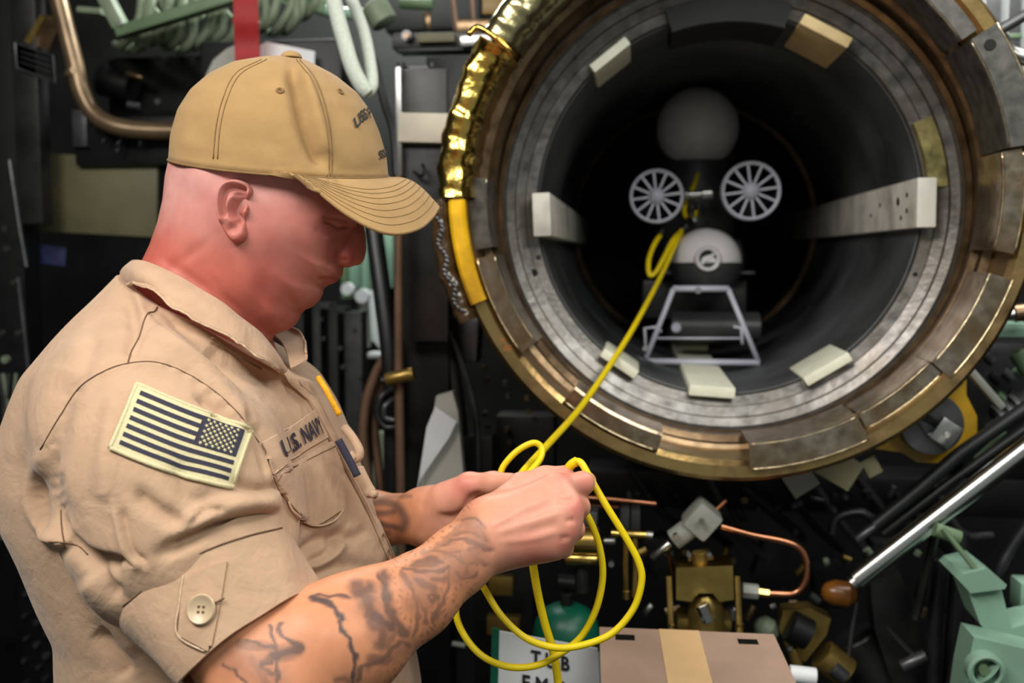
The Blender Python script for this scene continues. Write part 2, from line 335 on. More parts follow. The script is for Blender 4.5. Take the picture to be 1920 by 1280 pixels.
mesh('yellow_sleeve', *sector(0.3520, 0.3735, 1.322, 1.42, 181, 203, bev=0.004, oz=OZ), M['yellowpaint'], tube, auto=30)
mb = MB()
for i in range(26):                                   # braided cord on the wrap
    a = 182.0 + i * 0.85; p = onring(0.3880 + 0.004 * math.sin(i * 0.9), a, 1.3205)
    mb.add(*lathe_vf([(0, -0.004), (0.0022, -0.003), (0.0028, 0), (0.0022, 0.003), (0, 0.004)], p, (0.7, 0.2, -0.6), 6))
mb.build('braided_cord', M['gun'], tube)
mesh('pale_wrap_edge', *ring([(0.383, 1.34), (0.394, 1.36), (0.396, 1.42), (0.380, 1.45)], 160, 176, 16, oz=OZ), M['rail'], tube, auto=40)

# guide pads around the mouth and rails in the bore
def bpad(r, a, wid, th, y0, y1, m, name='guide_pad', tilt=0):
    c = onring(r, a, (y0 + y1) / 2, 0); rot = Matrix.Rotation(-R_(a - 90), 3, 'Y')
    return mesh(name, *box_vf(c, (wid, y1 - y0, th), rot, 0.0025), M[m], tube, auto=30)
bpad(0.271, 128, 0.064, 0.014, 1.468, 1.60, 'creamw'); bpad(0.271, 61.5, 0.074, 0.016, 1.465, 1.62, 'tanpad')
bpad(0.271, 236.5, 0.060, 0.014, 1.468, 1.60, 'creamw'); bpad(0.271, -58, 0.072, 0.014, 1.466, 1.60, 'creamw')
r_ = bpad(0.266, 266.5, 0.066, 0.016, 1.475, 2.75, 'creamw', 'floor_rail')
for a, w in ((182.5, 0.062), (0.5, 0.068)):
    r_ = bpad(0.262 if a > 90 else 0.266, a, w, 0.026, 1.452, 2.7, 'rail', 'side_rail')
disc('rail_hole', onring(0.2525, 2.0, 1.55, 0), (-1, 0, 0), 0.006, 0.001, M['black'], tube); 
for q, (yy, aa) in enumerate(((1.50, 3.5), (1.50, -1.5), (1.53, -3.5), (1.66, 2), (1.72, -1))): disc('rail_screw', onring(0.2525, aa, yy, 0), (-1, 0, 0), 0.0035, 0.001, M['gun'], tube, 10)
mesh('bore_step', *ring([(0.268, 2.30), (0.258, 2.305), (0.258, 2.32), (0.268, 2.325)], n=96), M['brownmet'], tube, auto=30)
# tube barrel behind the ring to the bulkhead
mesh('barrel', *ring([(0.30, 1.55), (0.365, 1.55), (0.365, 1.62), (0.345, 1.64), (0.345, YB), (0.30, YB)], n=96), M['dark'], tube, auto=30)

# ================================================================== underwater vehicle in the tube
YV = 1.92
vc = PY(1324, 493, YV)
uuv = thing('underwater_vehicle', 'grey underwater vehicle with domed nose and two spoked guards inside the tube', 'vehicle', (vc[0], YV, vc[2] - 0.10))
def dome(c, r, ry, z0, z1, n=40, m=16, back=0.35):    # ellipsoid zone between heights z0..z1 (fractions), elongated backwards
    V = []; F = []
    for i in range(m + 1):
        s = z0 + (z1 - z0) * i / m; ph = math.asin(max(-1, min(1, s)))
        for k in range(n):
            a = 2 * math.pi * k / n; x = r * math.cos(ph) * math.cos(a); y = math.cos(ph) * math.sin(a) * (r if math.sin(a) < 0 else ry)
            V.append((c[0] + x, c[1] + y, c[2] + r * s))
    for i in range(m):
        for k in range(n): F.append((i * n + k, i * n + (k + 1) % n, (i + 1) * n + (k + 1) % n, (i + 1) * n + k))
    F.append(tuple(range(n))); F.append(tuple(m * n + k for k in range(n)))
    return V, F
rv = 64 * pxm(YV)
mesh('nose_dome', *dome(vc, rv, 0.5, 0.02, 0.999), M['uuv'], uuv, auto=50)
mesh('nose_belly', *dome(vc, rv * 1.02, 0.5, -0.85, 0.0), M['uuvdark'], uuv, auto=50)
pc = PY(1327, 485, YV - rv * 0.99)
o = mesh('camera_port', *lathe_vf([(0.0235, 0.012), (0.0235, -0.004), (0.021, -0.008), (0.016, -0.006), (0.0155, 0.004), (0.0155, 0.012)], pc, (0, 1, 0), 32), M['uuv'], uuv, auto=35)
disc('port_lens', pc + [0, 0.001, 0], (0, 1, 0), 0.0155, 0.004, M['black'], o)
mesh('port_bar', *box_vf(pc + [0, -0.001, 0], (0.030, 0.004, 0.005), roty(-40), 0.001), M['uuv'], o, auto=30)
hc = PY(1308, 240, 2.06)
mesh('mast_fairing', *dome(hc, 74 * pxm(2.06), 0.25, -0.80, 0.96), M['uuv'], uuv, auto=50)
mesh('mast_body', *lathe_vf([(0.0, 0), (0.075, 0), (0.078, 0.02), (0.075, 0.26), (0.0, 0.26)], (hc[0], 2.10, hc[2] - 0.28), (0, 0, 1), 32), M['uuvdark'], uuv, auto=35)
mesh('hull', *box_vf((vc[0], 2.36, vc[2] + 0.005), (0.17, 0.7, 0.10), None, 0.04), M['uuvdark'], uuv, auto=40)
for px, py, rp in ((1231, 368, 50), (1408, 358, 54)):
    YW = 1.84; c = PY(px, py, YW); r = rp * pxm(YW)
    g = mesh('thruster_guard', *lathe_vf([(r, 0.006), (r, -0.004), (r * 0.96, -0.007), (r * 0.88, -0.005), (r * 0.87, 0.006)], c, (0, 1, 0), 48), M['wheel'], uuv, auto=35)
    for k in range(12):
        a = 2 * math.pi * (k + 0.25) / 12; d = np.array([math.cos(a), 0, math.sin(a)])
        mesh('spoke', *box_vf(c + d * r * 0.56, (r * 0.76, 0.006, 0.0042), Matrix.Rotation(-a, 3, 'Y'), 0.001), M['wheel'], g, auto=30)
    mesh('hub', *lathe_vf([(0, -0.014), (r * 0.15, -0.011), (r * 0.27, -0.005), (r * 0.30, 0.004), (r * 0.28, 0.03), (0, 0.03)], c, (0, 1, 0), 28), M['wheel'], g, auto=40)
    mesh('thruster_duct', *lathe_vf([(r * 0.94, 0.006), (r * 0.96, 0.05), (r * 0.7, 0.14), (0.0, 0.16)], c, (0, 1, 0), 32), M['uuvdark'], uuv, auto=35)
bc = PY(1312, 365, 1.95)
mesh('shackle_bolt', *lathe_vf([(0, 0), (0.012, 0.0), (0.013, 0.006), (0.007, 0.008), (0.007, 0.03), (0.012, 0.032), (0.012, 0.05), (0, 0.05)], bc - [0.028, 0, 0], (1, 0, 0.05), 16), M['steel'], uuv, auto=35)
for sx in (-1, 1): mesh('fin', *box_vf(vc + np.array([sx * rv * 1.15, 0.05, -0.018]), (0.03, 0.10, 0.006), None, 0.002), M['uuvdark'], uuv)

# silver stand under the nose
YS = 1.765
st = thing('vehicle_stand', 'silver wire trapezoid stand under the grey domed vehicle', 'stand', tuple(PY(1315, 690, YS)))
def sbar(name, a, b, r, m='wheel', parent=None, Ya=YS, Yb=YS, n=10): return mesh(name, *tube_vf([PY(*a, Ya), PY(*b, Yb)], r, n), M[m], parent)
sbar('top_bar', (1262, 541), (1366, 541), 0.0055, parent=st); sbar('leg', (1263, 541), (1209, 678), 0.0045, parent=st); sbar('leg', (1365, 541), (1422, 678), 0.0045, parent=st)
sbar('bottom_bar', (1207, 677), (1424, 680), 0.0055, parent=st)
mesh('side_hook', *tube_vf([PY(1211, 655, YS), PY(1209, 615, YS), PY(1230, 613, YS), PY(1240, 622, YS)], 0.0028, 8), M['wheel'], st)
mesh('side_hook', *tube_vf([PY(1392, 645, YS), PY(1390, 615, YS), PY(1375, 612, YS)], 0.0028, 8), M['wheel'], st)
sbar('cross_wire', (1232, 634), (1390, 634), 0.002, parent=st)
disc('stand_screw', PY(1309, 544, YS - 0.008), (0, 1, 0), 0.006, 0.004, M['chrome'], st, 12)
disc('stand_knob', PY(1210, 653, YS - 0.006), (0, 1, 0), 0.005, 0.004, M['chrome'], st, 12)
bt = thing('battery_pack', 'dark cylinder pack behind the silver stand with a pale end cap', 'equipment', tuple(PY(1305, 660, 1.9)))
mesh('pack_body', *lathe_vf([(0, 0), (0.026, 0), (0.028, 0.004), (0.028, 0.16), (0, 0.16)], PY(1258, 612, 1.9), (1, 0.05, 0), 24), M['uuvdark'], bt, auto=35)
disc('end_cap', PY(1268, 614, 1.868), (0, 1, 0), 0.009, 0.004, M['wheel'], bt, 14)
mesh('carriage', *box_vf(PY(1300, 560, 2.02), (0.20, 0.06, 0.075), None, 0.006), M['dark'], bt, auto=30)
mesh('pale_strip', *box_vf(PY(1296, 648, 1.93), (0.062, 0.02, 0.012), None, 0.002), M['olive'], bt, auto=30)
# ================================================================== implicit sculpting tools (camera frame)
def surface_nets(F, org, h):
    s = F < 0; nx, ny, nz = F.shape
    cs = np.zeros((nx - 1, ny - 1, nz - 1), np.int8)
    for a in (0, 1):
        for b in (0, 1):
            for c in (0, 1): cs += s[a:nx - 1 + a, b:ny - 1 + b, c:nz - 1 + c]
    act = (cs > 0) & (cs < 8); I = np.argwhere(act); idx = np.full(act.shape, -1, np.int64); idx[act] = np.arange(len(I))
    crn = np.array([(a, b, c) for a in (0, 1) for b in (0, 1) for c in (0, 1)])
    val = np.stack([F[I[:, 0] + a, I[:, 1] + b, I[:, 2] + c] for a, b, c in crn], 1)
    acc = np.zeros((len(I), 3)); cnt = np.zeros(len(I))
    for p in range(8):
        for q in range(p + 1, 8):
            if np.abs(crn[p] - crn[q]).sum() != 1: continue
            m = (val[:, p] < 0) != (val[:, q] < 0); t = np.where(m, val[:, p] / (val[:, p] - val[:, q] + 1e-20), 0)
            pt = crn[p] + t[:, None] * (crn[q] - crn[p]); acc[m] += pt[m]; cnt[m] += 1
    V = (I + acc / cnt[:, None]) * h + org
    Fs = []
    for ax in range(3):
        sl0 = [slice(None)] * 3; sl1 = [slice(None)] * 3; sl0[ax] = slice(0, -1); sl1[ax] = slice(1, None)
        E = s[tuple(sl0)] != s[tuple(sl1)]; K = np.argwhere(E)
        b, c = (ax + 1) % 3, (ax + 2) % 3; sh = idx.shape
        ok = (K[:, b] > 0) & (K[:, c] > 0) & (K[:, b] < sh[b]) & (K[:, c] < sh[c]); K = K[ok]
        def g(db, dc):
            k = K.copy(); k[:, b] += db; k[:, c] += dc; return idx[k[:, 0], k[:, 1], k[:, 2]]
        q = np.stack([g(-1, -1), g(0, -1), g(0, 0), g(-1, 0)], 1)
        fl = s[K[:, 0], K[:, 1], K[:, 2]]; q[~fl] = q[~fl][:, ::-1]; Fs.append(q)
    return V, np.concatenate(Fs)
class Vol:
    def __init__(s, lo, hi, h):
        s.h = h; s.lo = np.asarray(lo, float); n = np.ceil((np.asarray(hi) - s.lo) / h).astype(int) + 1; s.n = n
        s.ax = [(s.lo[i] + h * np.arange(n[i])).astype(np.float32) for i in range(3)]
        s.F = np.full(tuple(n), 1.0, np.float32)
    def sub(s, lo, hi):
        a = np.clip(np.floor((np.asarray(lo) - s.lo) / s.h).astype(int), 0, s.n); b = np.clip(np.ceil((np.asarray(hi) - s.lo) / s.h).astype(int) + 1, 0, s.n)
        sl = tuple(slice(a[i], b[i]) for i in range(3))
        return sl, s.ax[0][sl[0]][:, None, None], s.ax[1][sl[1]][None, :, None], s.ax[2][sl[2]][None, None, :]
    def put(s, sl, f, k):
        F = s.F[sl]
        if k > 0:
            hh = np.maximum(k - np.abs(F - f), 0) / k; s.F[sl] = np.minimum(F, f) - hh * hh * (k * 0.25)
        else: s.F[sl] = np.minimum(F, f)
    def cone(s, a, b, ra, rb, k=0.01, sq=(1, 1, 1)):
        a = np.asarray(a, float); b = np.asarray(b, float); m = max(ra, rb) + k + 0.012
        sl, X, Y, Z = s.sub(np.minimum(a, b) - m, np.maximum(a, b) + m)
        if 0 in [q.stop - q.start for q in sl]: return
        d = b - a; L2 = d.dot(d) + 1e-12; x = X - np.float32(a[0]); y = Y - np.float32(a[1]); z = Z - np.float32(a[2])
        t = np.clip((x * d[0] + y * d[1] + z * d[2]) / L2, 0, 1).astype(np.float32)
        f = np.sqrt((x - t * d[0]) ** 2 * sq[0] + (y - t * d[1]) ** 2 * sq[1] + (z - t * d[2]) ** 2 * sq[2]) - (ra + (rb - ra) * t)
        s.put(sl, f.astype(np.float32), k)
    def chain(s, pts, rs, k=0.01):
        for i in range(len(pts) - 1): s.cone(pts[i], pts[i + 1], rs[i], rs[i + 1], k)
    def ell(s, c, r, k=0.01):
        c = np.asarray(c, float); r = np.asarray(r, float); sl, X, Y, Z = s.sub(c - r - k - 0.01, c + r + k + 0.01)
        q = np.sqrt(((X - c[0]) / r[0]) ** 2 + ((Y - c[1]) / r[1]) ** 2 + ((Z - c[2]) / r[2]) ** 2)
        s.put(sl, ((q - 1) * r.min()).astype(np.float32), k)
    def mesh(s): return surface_nets(s.F, s.lo, s.h)
def vnormals(V, F):
    a, b, c, d = V[F[:, 0]], V[F[:, 1]], V[F[:, 2]], V[F[:, 3]]; n = np.cross(c - a, d - b); N = np.zeros_like(V)
    for i in range(4): np.add.at(N, F[:, i], n)
    return N / (np.linalg.norm(N, axis=1)[:, None] + 1e-12)
def vsmooth(V, F, it=1, lam=0.5):
    for _ in range(it):
        S = np.zeros_like(V); c = np.zeros(len(V))
        for i in range(4):
            for j in ((i + 1) % 4, (i + 3) % 4): np.add.at(S, F[:, i], V[F[:, j]]); np.add.at(c, F[:, i], 1)
        V = V + lam * (S / np.maximum(c, 1)[:, None] - V)
    return V
def topx(V): return np.stack([960 + FPX * V[:, 0] / V[:, 2], 640 - FPX * V[:, 1] / V[:, 2]], 1)
def pldist(Q, poly):              # distance (and signed side) of points to a polyline
    poly = np.asarray(poly, float); best = np.full(len(Q), 1e9); sg = np.zeros(len(Q)); tt = np.zeros(len(Q))
    n = len(poly) - 1
    for i in range(n):
        a, b = poly[i], poly[i + 1]; d = b - a; t = np.clip(((Q - a) @ d) / (d @ d + 1e-9), 0, 1); e = Q - (a + t[:, None] * d); l = np.hypot(e[:, 0], e[:, 1])
        m = l < best; best[m] = l[m]; cr = d[0] * e[:, 1] - d[1] * e[:, 0]; sg[m] = np.sign(cr[m]); tt[m] = (i + t[m]) / n
    return best, sg, tt
def smooth_poly(poly, n=5): return np.array(catmull([np.array(p, float) for p in poly], n))
def crease(V, N, Q, items):
    """items: (polyline px, width px, depth mm, mode) mode g = groove/ridge, f = fold edge (raised on the left side of the line, sunk on its right)"""
    fac = np.clip(-N[:, 2] * 1.5 + 0.25, 0, 1); D = np.zeros(len(V))
    for poly, w, dep, mode in items:
        p = smooth_poly(poly) if len(poly) > 2 else np.array(poly, float)
        lo = p.min(0) - 3 * w; hi = p.max(0) + 3 * w
        m = np.all((Q > lo) & (Q < hi), 1) & (fac > 0)
        if not m.any(): continue
        d, s, t = pldist(Q[m], p); tp = np.clip(np.minimum(t, 1 - t) * 6 + 0.25, 0, 1)
        x = d / w
        D[m] += (-dep * np.exp(-x * x) if mode == 'g' else dep * s * x * np.exp(-x * x) * 1.6) * tp * 0.001 * fac[m]
    return V + N * D[:, None]
def polysd(X, Y, poly):           # signed distance to a closed polygon, negative inside
    poly = np.asarray(poly, float); Q = np.stack([X.ravel(), Y.ravel()], 1); n = len(poly); best = np.full(len(Q), 1e9); ins = np.zeros(len(Q), bool)
    for i in range(n):
        a, b = poly[i], poly[(i + 1) % n]; d = b - a; t = np.clip(((Q - a) @ d) / (d @ d + 1e-12), 0, 1); e = Q - (a + t[:, None] * d); best = np.minimum(best, np.hypot(e[:, 0], e[:, 1]))
        c = (a[1] > Q[:, 1]) != (b[1] > Q[:, 1]); xx = (b[0] - a[0]) * (Q[:, 1] - a[1]) / (b[1] - a[1] + 1e-12) + a[0]; ins ^= c & (Q[:, 0] < xx)
    return (np.where(ins, -best, best)).reshape(X.shape)
def colattr(o, name, rgb):
    a = o.data.color_attributes.new(name, 'FLOAT_COLOR', 'POINT'); c = np.ones((len(rgb), 4), np.float32); c[:, :3] = rgb; a.data.foreach_set('color', c.ravel())

# ================================================================== the sailor
HM = 1.00                                             # depth of the head's midplane
pb = P(420, 1000, 1.02)
person = thing('person', 'person in khaki uniform shirt and tan ball cap, tattooed forearms, coiling yellow cable', 'person', (pb[0], pb[1], 0.0))
def hx(p): return np.array([(p[0] - 960) * HM / FPX, (640 - p[1]) * HM / FPX])
# ---- head: profile outline (pixels at the midplane) inflated to both sides
prof = [(324, 300), (316, 338), (312, 380), (303, 420), (289, 460), (268, 505), (245, 560), (255, 640), (330, 720), (430, 740), (480, 720), (492, 670), (512, 628),
        (538, 619), (552, 609), (558, 599), (563, 588), (570, 581), (581, 577), (591, 570), (599, 561), (604, 550), (605, 541), (613, 535), (626, 530), (634, 525), (633, 522), (640, 518), (642, 507), (640, 495),
        (652, 470), (662, 440), (672, 418), (676, 402), (686, 385), (690, 360), (690, 320), (676, 280), (650, 240), (610, 205), (570, 185), (520, 172), (470, 170), (420, 182), (375, 212), (344, 255)]
prof = np.array([hx(p) for p in prof])
hv = 0.0015
lo = np.array([*hx((228, 760)), HM - 0.115]); hi = np.array([*hx((712, 100)), HM + 0.115])
vol = Vol(lo, hi, hv)
X2, Y2 = np.meshgrid(vol.ax[0].astype(float), vol.ax[1].astype(float), indexing='ij')
sd = polysd(X2, Y2, prof)
PX2 = 960 + X2 * FPX / HM; PY2 = 640 - Y2 * FPX / HM
ctl = [(330, 330, .060, .06), (360, 250, .064, .065), (440, 230, .064, .07), (520, 215, .062, .07), (620, 235, .056, .07), (670, 300, .060, .07), (440, 330, .079, .07), (540, 340, .076, .07), (620, 360, .070, .065), (665, 385, .064, .052),
       (660, 425, .056, .045), (620, 440, .067, .055), (560, 440, .074, .06), (480, 440, .077, .06), (400, 440, .072, .065), (330, 430, .064, .065), (630, 500, .050, .042), (632, 520, .044, .04), (600, 510, .058, .05), (560, 520, .064, .055), (500, 540, .070, .06),
       (590, 560, .040, .04), (550, 590, .050, .05), (500, 600, .062, .055), (430, 520, .070, .065), (360, 520, .069, .07), (300, 560, .069, .07), (420, 620, .070, .07), (480, 680, .068, .07), (330, 680, .075, .08)]
num = np.zeros_like(X2); numr = np.zeros_like(X2); den = np.zeros_like(X2)
for cx, cy, w, r in ctl:
    g = np.exp(-((PX2 - cx) ** 2 + (PY2 - cy) ** 2) / (2 * 36.0 ** 2)) + 1e-9; num += g * w; numr += g * r; den += g
Wd = num / den; Rr = numr / den
q = np.clip(-sd / Rr, -1, 1); H = Wd ** 2 * np.where(q > 0, 1 - (1 - q) ** 2.3, 2.3 * q)
h1 = np.sqrt(np.maximum(H, 0))
# relief painted in profile coordinates: bumps (x, y, rx, ry, rot, mm)
def bump(cx, cy, rx, ry, mm, rot=0.0, p=1.0):
    c, s_ = math.cos(R_(rot)), math.sin(R_(rot)); u = ((PX2 - cx) * c + (PY2 - cy) * s_) / rx; v = (-(PX2 - cx) * s_ + (PY2 - cy) * c) / ry
    return mm * 0.001 * np.exp(-(u * u + v * v) ** p)
# NB the near surface lies ~7 cm closer: profile px -> photo px is scaled ~1.075 about (960, 640)
def npx(px, py, s=1.078): return 960 + (px - 960) / s, 640 + (py - 640) / s
def nb(px, py, rx, ry, mm, rot=0.0, p=1.0):
    a, b = npx(px, py); return bump(a, b, rx / 1.078, ry / 1.078, mm, rot, p)
rel = np.zeros_like(X2)
rel += nb(634, 418, 20, 15, -7) + nb(636, 420, 13, 8, 4.5) + nb(600, 405, 26, 14, 2.0, -10) + nb(655, 400, 26, 9, 3.0, 15)       # socket, eyeball, temple edge, brow
rel += nb(585, 455, 45, 26, 3.0, 20) + nb(560, 520, 55, 45, 1.0)          # cheek, fold, jowl
rel += nb(628, 531, 15, 4.5, 1.6) + nb(632, 517, 13, 4, 1.4) + nb(612, 543, 18, 5, -1.4) + nb(585, 560, 20, 14, 1.5) + nb(520, 600, 60, 20, 2.5) + nb(478, 560, 18, 70, -2.0, 20)
rel += nb(500, 350, 60, 20, -1.5) + nb(350, 480, 60, 10, -1.2, -35) + nb(395, 545, 80, 8, -0.9, 35)
h2 = h1 + rel * np.clip(q * 4, 0, 1)
H2 = np.where(H > 0, np.maximum(h2, 0.0005) ** 2, H)
Z = vol.ax[2][None, None, :] - HM
vol.F = ((Z ** 2 - H2[:, :, None]) / (2 * np.sqrt(Z ** 2 + np.maximum(H2, 0)[:, :, None] + 4e-5))).astype(np.float32)
# nose
def hp(px, py, dz=0.0): return np.array([*hx((px, py)), HM + dz])
vol.chain([hp(672, 414), hp(668, 440), hp(668, 466), hp(667, 482)], [0.0050, 0.0065, 0.0078, 0.0083], 0.008)
for sgn in (-1, 1):
    vol.cone(hp(661, 480, sgn * 0.006), hp(652, 482, sgn * 0.011), 0.0066, 0.0072, 0.005)
    vol.cone(hp(655, 450, sgn * 0.004), hp(645, 478, sgn * 0.010), 0.010, 0.009, 0.010)
hV, hF = vol.mesh(); hV = vsmooth(hV, hF, 1, 0.4)
hN = vnormals(hV, hF); hQ = topx(hV)
hV = crease(hV, hN, hQ, [([(608, 417), (622, 420), (636, 427), (656, 424)], 3.2, 2.6, 'g'), ([(606, 408), (628, 409), (655, 415)], 4, 1.5, 'g'), ([(630, 424), (645, 431), (655, 428)], 3, -0.7, 'g'),
    ([(604, 523), (620, 523), (641, 525)], 3.4, 3.2, 'g'), ([(604, 521), (600, 527)], 4, 1.0, 'g'), ([(636, 466), (634, 480), (640, 487), (650, 486)], 4, 1.8, 'g'), ([(645, 487), (656, 489)], 4, 1.6, 'g'),
    ([(604, 541), (616, 537)], 5, 0.8, 'g'), ([(632, 478), (616, 500), (608, 516)], 8, 0.7, 'g'), ([(592, 428), (600, 436), (618, 444)], 5, 0.6, 'g'), ([(545, 585), (560, 590)], 7, 0.9, 'g'), ([(395, 520), (430, 565), (470, 610)], 8, 0.9, 'g'), ([(300, 485), (340, 510), (390, 545)], 9, 0.8, 'g')])
hN = vnormals(hV, hF); hQ = topx(hV)
hbv = BVHTree.FromPolygons(hV.tolist(), hF.tolist())
# ---- ears: a relief shell set on the side of the head
def ear(sgn):
    n = 64; m = 84; px0, px1, py0, py1 = 400, 488, 328, 464
    gx, gy = np.meshgrid(np.linspace(px0, px1, n), np.linspace(py0, py1, m), indexing='ij'); Q = np.stack([gx.ravel(), gy.ravel()], 1)
    out = smooth_poly([(470, 372), (476, 360), (470, 346), (455, 338), (438, 337), (422, 346), (413, 364), (411, 388), (414, 412), (422, 434), (434, 452), (446, 458), (458, 455), (465, 444), (464, 430), (462, 415), (466, 400), (468, 385), (470, 372)], 5)
    d = polysd(gx, gy, out).ravel(); ins = np.clip(-d / 7.0, 0, 1); tilt = np.clip((474 - Q[:, 0]) / 62.0, 0, 1)
    base = (5 + 13 * tilt) * (ins * (2 - ins)) ** 0.5
    def st(poly, w, a): dd, _, _ = pldist(Q, smooth_poly(poly)); return a * np.exp(-(dd / w) ** 2)
    hgt = base + st([(468, 368), (468, 354), (455, 345), (438, 344), (424, 353), (418, 372), (417, 395), (420, 415)], 6.5, 4.0)
    hgt += st([(462, 357), (445, 355), (430, 362), (425, 385), (427, 405)], 4.5, -5.5)
    hgt += st([(455, 370), (440, 374), (433, 388), (430, 402), (436, 412)], 5.0, 2.5)
    hgt += st([(458, 378), (450, 388), (445, 400), (452, 412)], 9.5, -9.5) + st([(460, 366), (450, 368)], 5, -4)
    hgt += st([(467, 392), (466, 402), (464, 412)], 5.5, 5.0) + st([(440, 418), (448, 412)], 5, 2.5) + st([(447, 428), (438, 432)], 6, -2.0) + st([(456, 441), (450, 446)], 9, 2.5)
    hgt = np.maximum(hgt, 0.6); keep = d < 1.5
    Vv = []; 
    for (x, y), hh in zip(Q, hgt):
        r = Vector(((x - 960) / FPX, (640 - y) / FPX, 1.0)); hit = hbv.ray_cast(Vector((0, 0, 0)), r.normalized())
        p = hit[0] if hit[0] is not None else r * 0.93
        Vv.append(np.array([p.x, p.y, p.z - hh * 0.001 + 0.002]))
    Vv = np.array(Vv); idx = np.arange(n * m).reshape(n, m); Fq = []
    for i in range(n - 1):
        for j in range(m - 1):
            f = (idx[i, j], idx[i + 1, j], idx[i + 1, j + 1], idx[i, j + 1])
            if all(keep[k] for k in f): Fq.append(f)
    used = sorted({k for f in Fq for k in f}); mp = {k: i for i, k in enumerate(used)}; Vv = Vv[used]; Fq = np.array([[mp[k] for k in f] for f in Fq])
    # drop the border back into the head
    cnt = {}
    for f in Fq:
        for a, b in zip(f, np.roll(f, -1)): e = (min(a, b), max(a, b)); cnt[e] = cnt.get(e, 0) + 1
    for e, c in cnt.items():
        if c == 1: Vv[e[0], 2] += 0.00; 
    bd = sorted({k for e, c in cnt.items() if c == 1 for k in e}); Vv[bd, 2] += 0.006
    Vv = vsmooth(Vv, Fq, 2, 0.5)
    if sgn > 0: Vv[:, 2] = 2 * HM - Vv[:, 2]; s = Vv[:, 2] / (2 * HM - Vv[:, 2]); 
    return Vv, Fq
eV, eF = ear(-1); fV, fF = ear(1)

